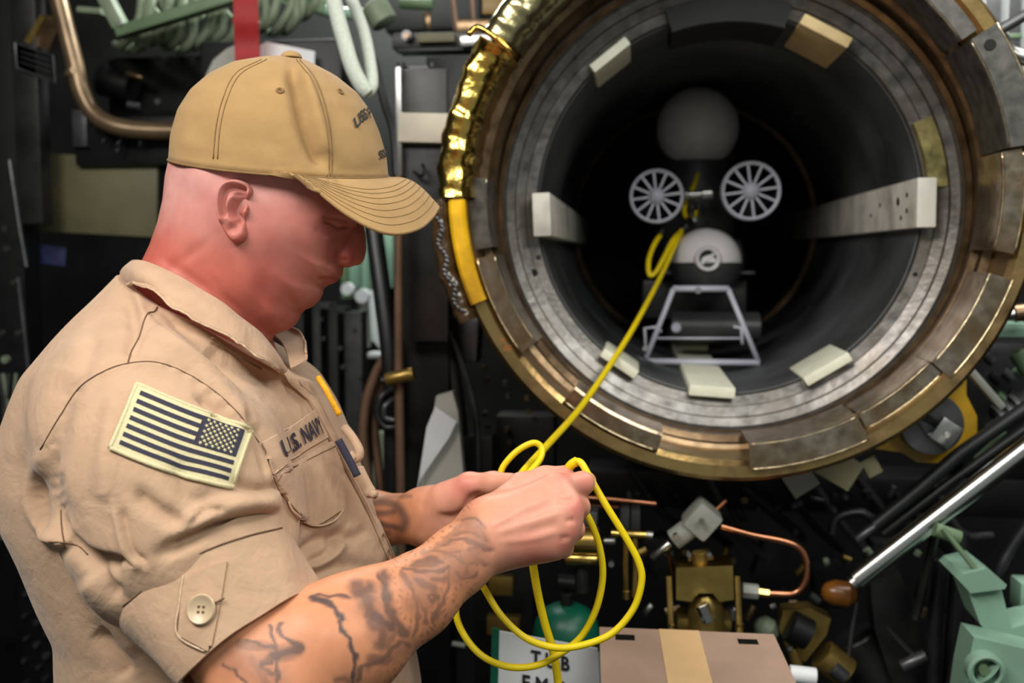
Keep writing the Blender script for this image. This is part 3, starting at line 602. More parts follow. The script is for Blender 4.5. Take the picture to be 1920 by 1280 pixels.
# ---- right arm and hand, left arm and hand
def K(*a): return C(*a)
def hand_arm(kind):
    if kind == 'right':
        v = Vol(np.array([-0.30, -0.40, 0.66]), np.array([0.09, -0.10, 1.02]), 0.0017)
        arm = [K(390, 1090, .835), K(520, 1284, .795), K(655, 1196, .82), K(778, 1118, .86), K(862, 1048, .89), K(912, 1006, .905)]
        v.chain(arm, [.052, .047, .0440, .0318, .0262, .0248], 0.02)
        v.cone(K(590, 1190, .80), K(700, 1130, .835), .034, .026, 0.02)
        wr = K(918, 1003, .905); k = 0.016
        mcp = [K(1042, 917, .905), K(1063, 952, .890), K(1058, 990, .888), K(1042, 1020, .893)]
        for m_, r in zip(mcp, (.0150, .0145, .0138, .0125)): v.cone(wr, m_, .0225, r, k)
        v.cone(K(930, 985, .915), K(1010, 965, .925), .024, .026, 0.02)                        # palm bulk
        v.cone(K(945, 1010, .915), K(1020, 1010, .915), .021, .018, 0.02)
        fingers = [[mcp[0], K(1092, 906, .925), K(1098, 903, .955), K(1066, 902, .972)], [mcp[1], K(1084, 950, .922), K(1070, 960, .956), K(1036, 962, .955)],
                   [mcp[2], K(1075, 992, .918), K(1060, 1000, .950), K(1028, 1000, .948)], [mcp[3], K(1056, 1026, .917), K(1042, 1030, .942), K(1014, 1028, .940)]]
        fr = [(.0128, .0106, .0094, .0082), (.0126, .0106, .0094, .0082), (.0120, .0100, .0090, .0080), (.0108, .0090, .0080, .0072)]
        th = [K(935, 962, .925), K(978, 915, .948), K(1022, 897, .958), K(1058, 890, .950)]
        tr = (.0190, .0140, .0112, .0090)
    else:
        v = Vol(np.array([-0.36, -0.42, 0.98]), np.array([0.04, -0.06, 1.34]), 0.0020)
        arm = [K(470, 1060, 1.24), K(545, 1075, 1.22), K(690, 976, 1.13), K(790, 970, 1.085)]
        v.chain(arm, [.050, .044, .0300, .0262], 0.02)
        wr = K(800, 968, 1.08); k = 0.016
        mcp = [K(930, 925, 1.055), K(940, 955, 1.06), K(938, 985, 1.065), K(928, 1010, 1.07)]
        for m_, r in zip(mcp, (.0150, .0150, .0142, .0130)): v.cone(wr, m_, .0235, r, k)
        v.cone(K(820, 950, 1.062), K(868, 932, 1.045), .0215, .0190, 0.014)                       # thenar
        v.cone(K(820, 990, 1.068), K(880, 1000, 1.062), .0180, .0160, 0.014)
        fingers = [[mcp[0], K(985, 915, 1.05), K(1000, 905, 1.02), K(985, 900, .998)], [mcp[1], K(1000, 950, 1.05), K(1010, 945, 1.018), K(985, 940, .998)],
                   [mcp[2], K(1000, 985, 1.055), K(1008, 982, 1.022), K(980, 976, 1.008)], [mcp[3], K(980, 1015, 1.06), K(985, 1012, 1.03), K(960, 1006, 1.018)]]
        fr = [(.0128, .0106, .0094, .0082), (.0126, .0106, .0094, .0082), (.0120, .0100, .0090, .0080), (.0108, .0090, .0080, .0072)]
        th = [K(838, 935, 1.05), K(880, 910, 1.035), K(925, 905, 1.02), K(958, 903, 1.005)]
        tr = (.0175, .0130, .0108, .0090)
    for f, r in zip(fingers, fr):
        t = Vol.__new__(Vol); t.__dict__.update(v.__dict__); t.F = np.full(v.F.shape, 1.0, np.float32); t.chain(f, r, 0.004); m = t.F < 0.03
        hh = np.maximum(0.0045 - np.abs(v.F - t.F), 0) / 0.0045; v.F = np.minimum(v.F, t.F) - hh * hh * (0.0045 * 0.25)
    t = Vol.__new__(Vol); t.__dict__.update(v.__dict__); t.F = np.full(v.F.shape, 1.0, np.float32); t.chain(th, tr, 0.006)
    hh = np.maximum(0.007 - np.abs(v.F - t.F), 0) / 0.007; v.F = np.minimum(v.F, t.F) - hh * hh * (0.007 * 0.25)
    V, F = v.mesh(); V = vsmooth(V, F, 1, 0.4); N = vnormals(V, F); Q = topx(V)
    if kind == 'right':
        V = crease(V, N, Q, [([(925, 985), (985, 950), (1040, 925)], 7, -1.2, 'g'), ([(930, 1000), (990, 980), (1055, 960)], 7, -1.0, 'g'), ([(940, 1015), (995, 1010), (1050, 995)], 7, -0.9, 'g'), ([(985, 968), (1040, 945)], 8, 1.0, 'g'), ([(990, 998), (1045, 982)], 8, 1.0, 'g'),
            ([(1040, 902), (1050, 925)], 6, 1.0, 'g'), ([(890, 985), (905, 1010), (925, 1040)], 9, 0.8, 'g'), ([(590, 1130), (640, 1160), (720, 1150)], 22, 1.5, 'g'), ([(1078, 935), (1060, 938), (1045, 935)], 6, 2.0, 'g'), ([(1078, 975), (1060, 977)], 6, 1.6, 'g'), ([(1068, 1008), (1050, 1010)], 6, 1.4, 'g')])
    else:
        V = crease(V, N, Q, [([(905, 925), (885, 932), (860, 965), (830, 972)], 7, 2.0, 'g'), ([(790, 935), (795, 970), (790, 1005)], 8, 1.0, 'g'), ([(820, 965), (850, 968), (890, 960)], 6, 1.5, 'g')])
    return V, F
rV, rF = hand_arm('right'); lV, lF = hand_arm('left')
# ---- hidden trunk that joins head and arms under the clothes
tv = Vol(np.array([-0.56, -1.70, 0.76]), np.array([-0.06, 0.10, 1.30]), 0.008)
tv.chain([K(385, 560, 1.0), K(380, 700, 1.02), K(370, 900, 1.06), K(440, 1200, 1.06)], [.050, .070, .115, .115], 0.03)
tv.chain([K(350, 760, .99), K(290, 830, .91), K(350, 980, .86), K(400, 1090, .835)], [.055, .055, .055, .05], 0.02)
tv.chain([K(350, 760, 1.06), K(310, 830, 1.15), K(380, 960, 1.21), K(470, 1060, 1.24)], [.055, .055, .055, .05], 0.02)
tV, tF = tv.mesh()
BV = np.concatenate([hV, eV, fV, rV, lV, tV]); off = np.cumsum([0, len(hV), len(eV), len(fV), len(rV), len(lV)])
BF = np.concatenate([hF, eF + off[1], fF + off[2], rF + off[3], lF + off[4], tF + off[5]])
# ---- skin colour and tattoos (colour that belongs to the skin)
bQ = topx(BV); bc_ = np.zeros((len(BV), 3)); nH = off[3]
pink = np.array(srgb(192, 119, 107)); redd = np.array(srgb(188, 98, 84)); scalp = np.array(srgb(208, 150, 142)); tan = np.array(srgb(210, 142, 104)); handc = np.array(srgb(216, 152, 128)); ink = np.array(srgb(58, 58, 62))
bc_[:] = pink
hq = bQ[:nH]
def sm(x, a, b): t = np.clip((x - a) / (b - a), 0, 1); return (t * t * (3 - 2 * t))[:, None]
c = np.tile(pink, (nH, 1)); k = sm(hq[:, 1] + 0.15 * hq[:, 0], 520, 380); c = c * (1 - k) + scalp * k
k = sm(hq[:, 1] - 0.25 * (hq[:, 0] - 300), 400, 480) * sm(hq[:, 0], 600, 470); c = c * (1 - k) + redd * k
k = sm(hq[:, 1], 470, 420) * sm(hq[:, 0], 480, 640) * 0.3; c = c * (1 - k) + np.array(srgb(206, 126, 112)) * k
k = np.exp(-(((hq[:, 0] - 655) / 26) ** 2 + ((hq[:, 1] - 480) / 22) ** 2))[:, None] * 0.6; c = c * (1 - k) + np.array(srgb(206, 96, 84)) * k
k = np.exp(-(((hq[:, 0] - 625) / 20) ** 2 + ((hq[:, 1] - 525) / 8) ** 2))[:, None] * 0.7; c = c * (1 - k) + np.array(srgb(176, 84, 78)) * k
k = np.exp(-(((hq[:, 0] - 500) / 30) ** 2 + ((hq[:, 1] - 500) / 90) ** 2))[:, None] * 0.3; c = c * (1 - k) + np.array(srgb(178, 92, 86)) * k
mo = sum(np.sin(BV[:nH] @ rr_) for rr_ in np.random.RandomState(9).randn(6, 3) * 170) / 6; c = c * (1 + np.array([0.03, 0.13, 0.13]) * mo[:, None])   # mottled flush
bc_[:nH] = c; bc_[off[1]:off[3]] = bc_[off[1]:off[3]] * 0.6 + redd * 0.4
for a, b in ((off[3], off[4]), (off[4], off[5])):
    qq = bQ[a:b]; k = sm(qq[:, 0], 860, 960) if a == off[3] else sm(qq[:, 0], 760, 830); bc_[a:b] = tan * (1 - k) + handc * k
a, b = off[3], off[5]; qq = bQ[a:b]
for kx, ky, kr in ((1098, 905, 16), (1085, 945, 16), (1080, 962, 16), (1072, 995, 16), (1055, 1022, 16), (1058, 890, 14), (870, 915, 30), (1000, 1045, 40)):   # blush on knuckles and palm
    k = np.exp(-((qq[:, 0] - kx) ** 2 + (qq[:, 1] - ky) ** 2) / kr ** 2)[:, None] * 0.6; bc_[a:b] = bc_[a:b] * (1 - k) + np.array(srgb(206, 112, 102)) * k
# tattoo strokes on the near forearm (pixels): polyline, half width, darkness
def tp(x, y, s=0.3073, ox=370, oy=940): return (ox + x * s, oy + y * s)
ts = []
def T(w, d, *pts): ts.append(([tp(*p) for p in pts], w, d))
T(4.5, .9, (690, 590), (750, 600), (820, 630), (850, 680), (880, 700), (875, 750), (900, 810), (935, 830), (930, 880), (965, 930), (960, 1010), (950, 1100))
T(4, .8, (690, 590), (750, 570), (800, 580), (860, 575), (930, 590)); T(11, .75, (1140, 450), (1150, 560), (1165, 650), (1210, 730), (1260, 800)); T(5, .8, (1100, 450), (1140, 520), (1150, 600))
T(16, .7, (970, 520), (1030, 590), (1060, 680)); T(13, .7, (1060, 740), (1130, 790), (1120, 870)); T(14, .75, (990, 560), (1050, 530)); T(12, .8, (1080, 700), (1180, 760))
T(4, .8, (510, 740), (500, 800), (560, 850), (640, 890), (620, 920), (560, 930), (480, 960), (400, 1000)); T(13, .8, (470, 940), (540, 920), (610, 900)); T(10, .7, (400, 985), (460, 950)); T(4, .8, (440, 760), (480, 880), (490, 960), (490, 1100)); T(4, .75, (300, 850), (380, 870), (480, 890))
T(9, .55, (250, 870), (320, 880), (420, 890)); T(4, .75, (150, 990), (220, 1030), (300, 1100)); T(4, .7, (380, 1000), (430, 1040), (490, 1060)); T(10, .5, (330, 960), (400, 1060), (420, 1120))
T(5, .7, (980, 1090), (1000, 1010), (1080, 980), (1150, 960), (1190, 890), (1250, 860), (1290, 880)); T(10, .6, (1040, 1000), (1080, 960), (1160, 960)); T(8, .55, (850, 1090), (900, 1080), (930, 1100)); T(8, .6, (1160, 880), (1200, 800), (1230, 770))
T(6, .7, (1310, 390), (1360, 360), (1440, 350), (1490, 370)); T(11, .65, (1330, 385), (1400, 380), (1460, 375)); T(4, .7, (1250, 410), (1330, 420), (1450, 430), (1540, 400)); T(9, .65, (1340, 480), (1400, 510), (1450, 530)); T(8, .65, (1440, 470), (1500, 480), (1520, 460)); T(6, .7, (1410, 580), (1440, 560), (1460, 590), (1430, 610), (1410, 580))
T(5, .6, (1250, 430), (1320, 560), (1350, 700), (1320, 820)); T(5, .55, (1320, 560), (1380, 640), (1390, 740)); T(5, .6, (1540, 400), (1530, 520), (1480, 640), (1440, 720)); T(4, .6, (1550, 330), (1620, 370), (1700, 380)); T(5, .6, (1580, 440), (1640, 470), (1700, 440)); T(7, .55, (1600, 340), (1650, 400), (1620, 470))
T(5, .65, (1620, 110), (1700, 100), (1760, 160)); T(5, .65, (1500, 260), (1600, 230), (1680, 250), (1780, 300)); T(5, .6, (1560, 200), (1640, 180), (1720, 210)); T(6, .6, (1660, 300), (1720, 270), (1800, 290)); T(4, .6, (1440, 290), (1520, 320), (1600, 300)); T(6, .5, (1690, 340), (1760, 380)); T(5, .5, (1700, 180), (1760, 240)); T(6, .5, (1380, 320), (1460, 280), (1560, 200), (1600, 150)); T(6, .5, (1500, 350), (1580, 300))
T(22, .45, (1650, 130), (1720, 240), (1660, 350), (1580, 450)); T(30, .42, (1350, 470), (1450, 400), (1560, 330)); T(26, .42, (1350, 620), (1420, 540)); T(26, .35, (1060, 620), (1120, 800)); T(34, .35, (200, 950), (350, 1000), (440, 1080)); T(16, .4, (1200, 920), (1300, 860))
a, b = off[3], off[4]; qq = bQ[a:b]; tk = np.zeros(b - a)
rng = np.random.RandomState(4)
wob = 2.2 * np.stack([np.sin(qq[:, 0] * 0.21 + 1.3 * np.sin(qq[:, 1] * 0.17)), np.cos(qq[:, 1] * 0.23 + 1.1 * np.sin(qq[:, 0] * 0.13))], 1)
for poly, w, d in ts:
    p = smooth_poly(poly, 4) if len(poly) > 2 else np.array(poly); l2 = p.min(0) - 3 * w; h2_ = p.max(0) + 3 * w; m = np.all((qq > l2) & (qq < h2_), 1)
    if m.any(): dd, _, _ = pldist(qq[m] + wob[m] * (1 if w > 3 else 0.4), p); tk[m] = np.maximum(tk[m], d * np.clip(1.5 - dd / w, 0, 1))
near = np.clip(-vnormals(rV, rF)[:, 2] * 3 + 0.6, 0, 1); tk *= np.clip((905 - qq[:, 0]) / 12 + (qq[:, 1] - 960) / 30, 0, 1)
fil = (np.sin(qq[:, 0] * 0.33 + 2.5 * np.sin(qq[:, 1] * 0.11)) * np.sin(qq[:, 1] * 0.29 + 2.0 * np.sin(qq[:, 0] * 0.09)) > 0.5) * 0.4 * np.clip((qq[:, 0] - 700) / 60, 0, 1) * np.clip((900 - qq[:, 0]) / 20, 0, 1)
tk = np.maximum(tk, fil)[:, None] * 1.0
bc_[a:b] = bc_[a:b] * (1 - tk) + ink * tk
a, b = off[4], off[5]; qq = bQ[a:b]; tk = np.zeros(b - a)
for poly, w, d in [([(690, 945), (720, 940), (745, 950), (760, 975), (755, 990)], 11, .85), ([(700, 975), (725, 985), (755, 990)], 7, .85), ([(695, 960), (720, 962), (740, 958)], 8, .8), ([(705, 1000), (730, 998)], 6, .6), ([(700, 932), (770, 930)], 5, .5), ([(690, 1012), (720, 1008)], 6, .5)]:
    dd, _, _ = pldist(qq, smooth_poly(poly)); tk = np.maximum(tk, d * np.clip(1.3 - dd / w, 0, 1))
tk = tk[:, None] * 0.85; bc_[a:b] = bc_[a:b] * (1 - tk) + ink * tk
sk = mat('skin', (0.5, 0.3, 0.25), 0.46, 0, 0, 30, bump=0.12, bscale=700, sub=0.05, spec=0.35, bdist=0.0006)
nt = sk.node_tree; vc_ = nt.nodes.new('ShaderNodeVertexColor'); vc_.layer_name = 'Col'
nzz = nt.nodes.new('ShaderNodeTexNoise'); nzz.inputs['Scale'].default_value = 60; nzz.inputs['Detail'].default_value = 6
mr = nt.nodes.new('ShaderNodeMapRange'); mr.inputs[3].default_value = 0.86; mr.inputs[4].default_value = 1.12; nt.links.new(nzz.outputs['Fac'], mr.inputs[0])
mxx = nt.nodes.new('ShaderNodeVectorMath'); mxx.operation = 'SCALE'; nt.links.new(vc_.outputs['Color'], mxx.inputs[0]); nt.links.new(mr.outputs[0], mxx.inputs['Scale'])
nt.links.new(mxx.outputs[0], nt.nodes['Principled BSDF'].inputs['Base Color'])
body = mesh('body', W(BV), BF, sk, person); colattr(body, 'Col', bc_); body['label'] = 'bare head, neck and tattooed arms'
# ================================================================== clothes (camera frame, parts of the person)
khaki = srgb(188, 155, 127)
def cloth(name, col, scale=900, bump=0.6, rough=0.85, var=0.06):
    m = mat(name, col, rough, 0, var, 40, spec=0.2, sheen=0.15); nt = m.node_tree; b = nt.nodes['Principled BSDF']; L = nt.links.new
    tc = nt.nodes.new('ShaderNodeTexCoord'); prev = None
    for sc_, dist, dstn in ((26, 0.0045, 0.8), (85, 0.0016, 0.5), (scale, 0.00012, 0.0)):      # soft rumple, small creases, weave
        nz = nt.nodes.new('ShaderNodeTexNoise'); nz.inputs['Scale'].default_value = sc_; nz.inputs['Detail'].default_value = 3; nz.inputs['Distortion'].default_value = dstn; L(tc.outputs['Object'], nz.inputs['Vector'])
        bp = nt.nodes.new('ShaderNodeBump'); bp.inputs['Strength'].default_value = bump; bp.inputs['Distance'].default_value = dist; L(nz.outputs['Fac'], bp.inputs['Height'])
        if prev is not None: L(prev.outputs['Normal'], bp.inputs['Normal'])
        prev = bp
    L(prev.outputs['Normal'], b.inputs['Normal']); return m
M['khaki'] = cloth('khaki_cotton', khaki); M['khakid'] = cloth('khaki_cotton_inside', srgb(150, 120, 94))
M['thread'] = mat('brown_thread', srgb(112, 82, 60), 0.8, 0, 0.2, 100); M['hem'] = mat('frayed_hem', srgb(206, 178, 148), 0.9, 0, 0.2, 300)
M['cap'] = cloth('tan_twill', srgb(164, 131, 86), 1100, 0.25); M['capthread'] = mat('tan_thread', srgb(128, 98, 58), 0.8, 0, 0.2, 100); M['capdark'] = cloth('cap_lining', srgb(120, 96, 62), 1100, 0.3)
M['navy'] = mat('navy_embroidery', srgb(44, 42, 58), 0.8, 0, 0.25, 500, bump=0.5, bscale=900, bdist=0.0005); M['pale'] = mat('pale_embroidery', srgb(206, 194, 152), 0.8, 0, 0.10, 500, bump=0.5, bscale=900, bdist=0.0005)
M['button'] = mat('tan_button', srgb(196, 172, 140), 0.35, 0, 0.08, 60); M['goldthread'] = mat('gold_embroidery', srgb(226, 160, 10), 0.7, 0, 0.2, 300)

# ---- shirt
sv = Vol(np.array([-0.56, -0.52, 0.70]), np.array([-0.055, 0.10, 1.36]), 0.0022)
rows = [(470, 262, 440, 1.0, .045), (520, 236, 480, 1.0, .068), (560, 200, 525, 1.005, .092), (600, 162, 548, 1.01, .116), (650, 122, 572, 1.02, .142), (700, 84, 592, 1.035, .165), (760, 60, 628, 1.05, .178), (830, 38, 655, 1.06, .184), (900, 32, 676, 1.06, .184),
        (970, 44, 696, 1.06, .182), (1050, 80, 728, 1.06, .180), (1120, 110, 748, 1.06, .178), (1180, 138, 764, 1.06, .176), (1280, 140, 784, 1.06, .176), (1420, 130, 800, 1.06, .178), (1700, 120, 800, 1.06, .18)]
rows = np.array(rows, float)
Yg = sv.ax[1].astype(float); pyg = 640 - Yg * FPX / 1.03; czr = np.interp(pyg, rows[:, 0], rows[:, 3])
xb = (np.interp(pyg, rows[:, 0], rows[:, 1]) - 960) * czr / FPX; xf = (np.interp(pyg, rows[:, 0], rows[:, 2]) - 960) * czr / FPX
ker = np.exp(-np.linspace(-2, 2, 15) ** 2); ker /= ker.sum(); sm1 = lambda a: np.convolve(np.pad(a, 7, mode='edge'), ker, 'valid')
xb, xf = sm1(xb), sm1(xf); cz = sm1(np.interp(pyg, rows[:, 0], rows[:, 3])); rz = sm1(np.interp(pyg, rows[:, 0], rows[:, 4]))
cx = (xb + xf) / 2; rx = (xf - xb) / 2
Xn = np.abs((sv.ax[0][:, None, None] - cx[None, :, None]) / rx[None, :, None]); Zn = np.abs((sv.ax[2][None, None, :] - cz[None, :, None]) / rz[None, :, None])
f = ((Xn ** 2.2 + Zn ** 2.2) ** (1 / 2.2) - 1) * np.minimum(rx, rz)[None, :, None]
pxg = 960 + sv.ax[0][:, None, None] * FPX / HM
f = np.maximum(f, (520 + 0.56 * (pxg - 238) - pyg[None, :, None]) / FPX * 0.87 * np.ones_like(f)).astype(np.float32)   # open at the neck
sv.F = np.minimum(sv.F, f)
sv.chain([K(262, 800, .885), K(318, 905, .868), K(352, 985, .855)], [.086, .090, .088], 0.045)
sv.chain([K(352, 985, .855), K(376, 1032, .845), K(400, 1080, .835)], [.088, .072, .050], 0.012)
sv.chain([K(262, 800, 1.18), K(330, 930, 1.21), K(420, 1030, 1.23)], [.086, .082, .070], 0.045)
sV, sF = sv.mesh(); sV = vsmooth(sV, sF, 2, 0.5)
def apply(V, F, items):
    N = vnormals(V, F); return crease(V, N, topx(V), items)
folds1 = [  # broad folds
    ([(120, 690), (100, 800), (75, 900), (130, 1000)], 34, 5, 'g'), ([(75, 840), (60, 940), (110, 1010)], 16, 4, 'f'), ([(110, 1020), (170, 1050), (230, 1065)], 14, 9, 'g'), ([(80, 985), (150, 1040), (240, 1060)], 12, 5, 'f'),
    ([(300, 1040), (380, 1000), (460, 975), (535, 960)], 16, 8, 'g'), ([(330, 1000), (400, 960), (470, 945), (530, 955)], 22, -5, 'g'), ([(350, 990), (385, 960), (420, 955)], 10, 4, 'g'),
    ([(130, 1010), (190, 1080), (225, 1120)], 12, 5, 'g'), ([(180, 1180), (220, 1230), (240, 1270)], 22, 6, 'g'), ([(160, 1080), (200, 1140), (260, 1230)], 26, -4, 'g'),
    ([(290, 600), (340, 650), (410, 690), (470, 735)], 13, 4, 'f'), ([(270, 620), (350, 670), (430, 740), (480, 800)], 20, -4, 'g'), ([(300, 570), (380, 640), (460, 720), (520, 760)], 17, 5, 'g'),
    ([(480, 790), (510, 850), (540, 900)], 12, 5, 'g'), ([(395, 640), (440, 680), (520, 720), (570, 752)], 22, 6, 'g'), ([(370, 740), (410, 770), (440, 800)], 9, 4, 'g'), ([(460, 770), (475, 800), (490, 850), (500, 890)], 9, 5, 'g'),
    ([(540, 900), (545, 960), (540, 1000)], 12, 8, 'g'), ([(560, 1040), (600, 1010), (660, 1000)], 14, 5, 'g'), ([(580, 1060), (620, 1040), (650, 990)], 12, 4, 'f'), ([(640, 1010), (670, 1005), (690, 990)], 12, 4, 'g'),
    ([(560, 1090), (640, 1060), (720, 1065)], 16, 4, 'g'), ([(220, 740), (200, 850), (200, 950)], 24, -3, 'g'), ([(250, 920), (300, 960), (350, 985)], 20, 4, 'g'), ([(430, 900), (480, 920), (535, 905)], 16, 4, 'g'), ([(220, 950), (240, 1030), (270, 1060)], 10, 3, 'f'),
    ([(240, 560), (255, 620), (240, 670)], 16, 3, 'g'), ([(255, 545), (270, 600)], 12, -2.5, 'g'), ([(180, 620), (160, 680), (130, 740)], 20, 2, 'g'), ([(330, 860), (350, 930), (400, 945)], 26, 3, 'g')]
fine = [([(100, 900), (115, 890)], 5, 1.2, 'g'), ([(95, 920), (118, 905)], 5, 1.4, 'g'), ([(100, 940), (122, 925)], 5, 1.4, 'g'), ([(108, 958), (126, 945)], 5, 1.4, 'g'), ([(115, 885), (108, 930), (120, 990), (140, 1030)], 8, 2, 'g'),
        ([(75, 842), (110, 780), (150, 722), (200, 692), (245, 680), (295, 680), (350, 700), (410, 740), (455, 785), (485, 830), (500, 880)], 6, 1.8, 'f'), ([(303, 560), (280, 600), (258, 650), (244, 682)], 5, 1.2, 'f')]
for i in range(14):      # pucker along the armscye seam
    t = i / 13; x = 300 + 175 * t; y = 688 + 130 * t ** 1.35; fine.append(([(x, y), (x + 9, y - 13)], 4.5, 1.1 if i % 2 else -0.9, 'g'))
folds1 = [(a, b * 0.85, c * 1.7, d) for a, b, c, d in folds1] + [([(512, 655), (545, 705), (585, 758)], 9, 12, 'g')]
sV = apply(sV, sF, folds1); sV = apply(sV, sF, fine)
rng = np.random.RandomState(11)   # light crumple, a real relief of the cloth
ph = rng.rand(7, 3) * 6.28; fr_ = rng.randn(7, 3) * np.array([42, 42, 42]); nz_ = sum(np.sin(sV @ fr_[i] + ph[i, 0]) for i in range(7)) / 7
sV = sV + vnormals(sV, sF) * (0.0016 * nz_)[:, None]
# the visible neck opening: the collar stands round it
shirt = mesh('shirt', W(sV), sF, M['khaki'], person); shirt['label'] = 'khaki uniform shirt'
sbv = BVHTree.FromPolygons(sV.tolist(), sF.tolist())
def cast(px, py, bv=None, off=0.0, dflt=0.9):
    r = Vector(((px - 960) / FPX, (640 - py) / FPX, 1.0)).normalized(); h = (bv or sbv).ray_cast(Vector((0, 0, 0)), r)
    if h[0] is None: return C(px, py, dflt), np.array([0, 0, -1.0])
    n = np.array(h[1]); n = n if n[2] < 0 else -n; return np.array(h[0]) + n * off, n
def seam(poly, r, m, parent, bv=None, off=0.0004, n=6, name='seam', smoothp=True, dflt=0.9):
    p = smooth_poly(poly, n) if smoothp and len(poly) > 2 else poly
    return mesh(name, *tube_vf([W(cast(x, y, bv, off, dflt)[0]) for x, y in p], r, 5), M[m], parent)
seam([(76, 843), (110, 785), (150, 726), (200, 694), (245, 681), (295, 680), (350, 700), (410, 740), (455, 785), (485, 830)], 0.0006, 'thread', shirt)
seam([(303, 560), (290, 583), (275, 590), (262, 630), (246, 660), (240, 682)], 0.0006, 'thread', shirt)
seam([(115, 955), (116, 990), (122, 1028)], 0.0006, 'thread', shirt); seam([(92, 1015), (140, 1020), (165, 1040)], 0.0006, 'thread', shirt)

# ---- Coons patch draped on the shirt
def coons(bot, top, left, right, n, m):
    f = lambda poly, k: np.array([np.array(poly[0]) * (1 - t) + np.array(poly[1]) * t for t in np.linspace(0, 1, k)]) if len(poly) == 2 else resample(smooth_poly(poly, 8), k)
    B, T_, L_, R2 = f(bot, n), f(top, n), f(left, m), f(right, m); G = np.zeros((n, m, 2))
    for i in range(n):
        for j in range(m):
            u, v = i / (n - 1), j / (m - 1)
            G[i, j] = (1 - v) * B[i] + v * T_[i] + (1 - u) * L_[j] + u * R2[j] - ((1 - u) * (1 - v) * B[0] + u * (1 - v) * B[-1] + (1 - u) * v * T_[0] + u * v * T_[-1])
    return G
def resample(p, k):
    d = np.r_[0, np.cumsum(np.hypot(*(p[1:] - p[:-1]).T))]; t = np.linspace(0, d[-1], k); return np.stack([np.interp(t, d, p[:, 0]), np.interp(t, d, p[:, 1])], 1)
def drape(G, off, th, name, m, parent, bv=None, dflt=0.9, smoothit=0):
    n, mm = G.shape[:2]; Pp = np.zeros((n, mm, 3)); Nn = np.zeros((n, mm, 3))
    for i in range(n):
        for j in range(mm): Pp[i, j], Nn[i, j] = cast(G[i, j, 0], G[i, j, 1], bv, 0, dflt)
    for _ in range(smoothit):
        Pp[1:-1, 1:-1] = (Pp[1:-1, 1:-1] * 2 + Pp[2:, 1:-1] + Pp[:-2, 1:-1] + Pp[1:-1, 2:] + Pp[1:-1, :-2]) / 6; 
        Nn[1:-1, 1:-1] = (Nn[1:-1, 1:-1] + Nn[2:, 1:-1] + Nn[:-2, 1:-1] + Nn[1:-1, 2:] + Nn[1:-1, :-2]); Nn /= np.linalg.norm(Nn, axis=2)[:, :, None]
    Pp = Pp + Nn * off; V, F = slab_vf([[W(p) for p in r] for r in Pp], [[RC @ q for q in r] for r in Nn], th)
    return mesh(name, V, F, M[m], parent, auto=45)

# ---- flag patch on the sleeve
fTL, fTR, fBR, fBL = np.array((258., 721.)), np.array((471., 803.)), np.array((433., 915.)), np.array((207., 840.))
fb = []
GP = coons([fBL, (318, 883), fBR], [fTL, (362, 765), fTR], [fBL, fTL], [fBR, fTR], 40, 24)
def fpt(u, v):                    # u along the flag 0..1, v up 0..1 -> camera-frame point and normal on a smoothed patch
    a = min(max(u, 0), 1) * 39; b = min(max(v, 0), 1) * 23; i, j = min(int(a), 38), min(int(b), 22); s, t = a - i, b - j
    w = [((1 - s) * (1 - t), i, j), (s * (1 - t), i + 1, j), ((1 - s) * t, i, j + 1), (s * t, i + 1, j + 1)]
    p = sum(k * FP[x, y] for k, x, y in w); q = sum(k * FN[x, y] for k, x, y in w); return p, q / np.linalg.norm(q)
FP = np.zeros((40, 24, 3)); FN = np.zeros((40, 24, 3))
for i in range(40):
    for j in range(24): FP[i, j], FN[i, j] = cast(*GP[i, j])
for _ in range(6):
    for A in (FP, FN): A[1:-1, 1:-1] = (A[1:-1, 1:-1] + A[2:, 1:-1] + A[:-2, 1:-1] + A[1:-1, 2:] + A[1:-1, :-2]) / 5
FN /= np.linalg.norm(FN, axis=2)[:, :, None]; FP = FP + FN * 0.0012
V_, F_ = slab_vf([[W(p) for p in r] for r in FP], [[RC @ q for q in r] for r in FN], 0.0015)
flag = mesh('flag_patch', V_, F_, M['pale'], person, auto=45); flag['label'] = 'subdued flag patch with navy and cream stripes'
def fstrip(name, u0, u1, v0, v1, m, parent, hgt=0.0026, n=24, nv=3):
    G = []; Nn = []
    for i in range(n + 1):
        row = [fpt(u0 + (u1 - u0) * i / n, v) for v in np.linspace(v0, v1, nv)]; G.append([W(p + q * (hgt - 0.0012)) for p, q in row]); Nn.append([RC @ q for p, q in row])
    return mesh(name, *slab_vf(G, Nn, 0.0006), M[m], parent, auto=45)
v0, v1 = 0.09, 0.915; sh = (v1 - v0) / 13
for k in range(7):
    a = v1 - (2 * k + 1) * sh; u1 = 0.60 if k < 4 else 0.945
    fstrip('stripe', 0.055, u1, a, a + sh, 'navy', flag)
can = fstrip('canton', 0.595, 0.945, v1 - 7 * sh, v1, 'navy', flag, 0.0027, 16, 12)
mb = MB()
for r in range(9):
    nst = 6 if r % 2 == 0 else 5
    for q in range(nst):
        uu = 0.62 + 0.30 * ((q + 0.5) / 6 if nst == 6 else (q + 1.0) / 6); vv = v1 - 7 * sh * ((r + 0.75) / 10.0 + 0.02); c_, n_ = fpt(uu, vv)
        du = (fpt(uu + 0.01, vv)[0] - c_); du /= np.linalg.norm(du); dv = np.cross(n_, du); pts = []
        for k in range(10):
            a = math.pi / 2 + k * math.pi / 5; rr = 0.0019 if k % 2 == 0 else 0.0008; pts.append(W(c_ + n_ * 0.0026 + rr * (math.cos(a) * du + math.sin(a) * dv)))
        mb.add(pts + [W(c_ + n_ * 0.0030)], [(k, (k + 1) % 10, 10) for k in range(10)])
mb.build('stars', M['pale'], can)
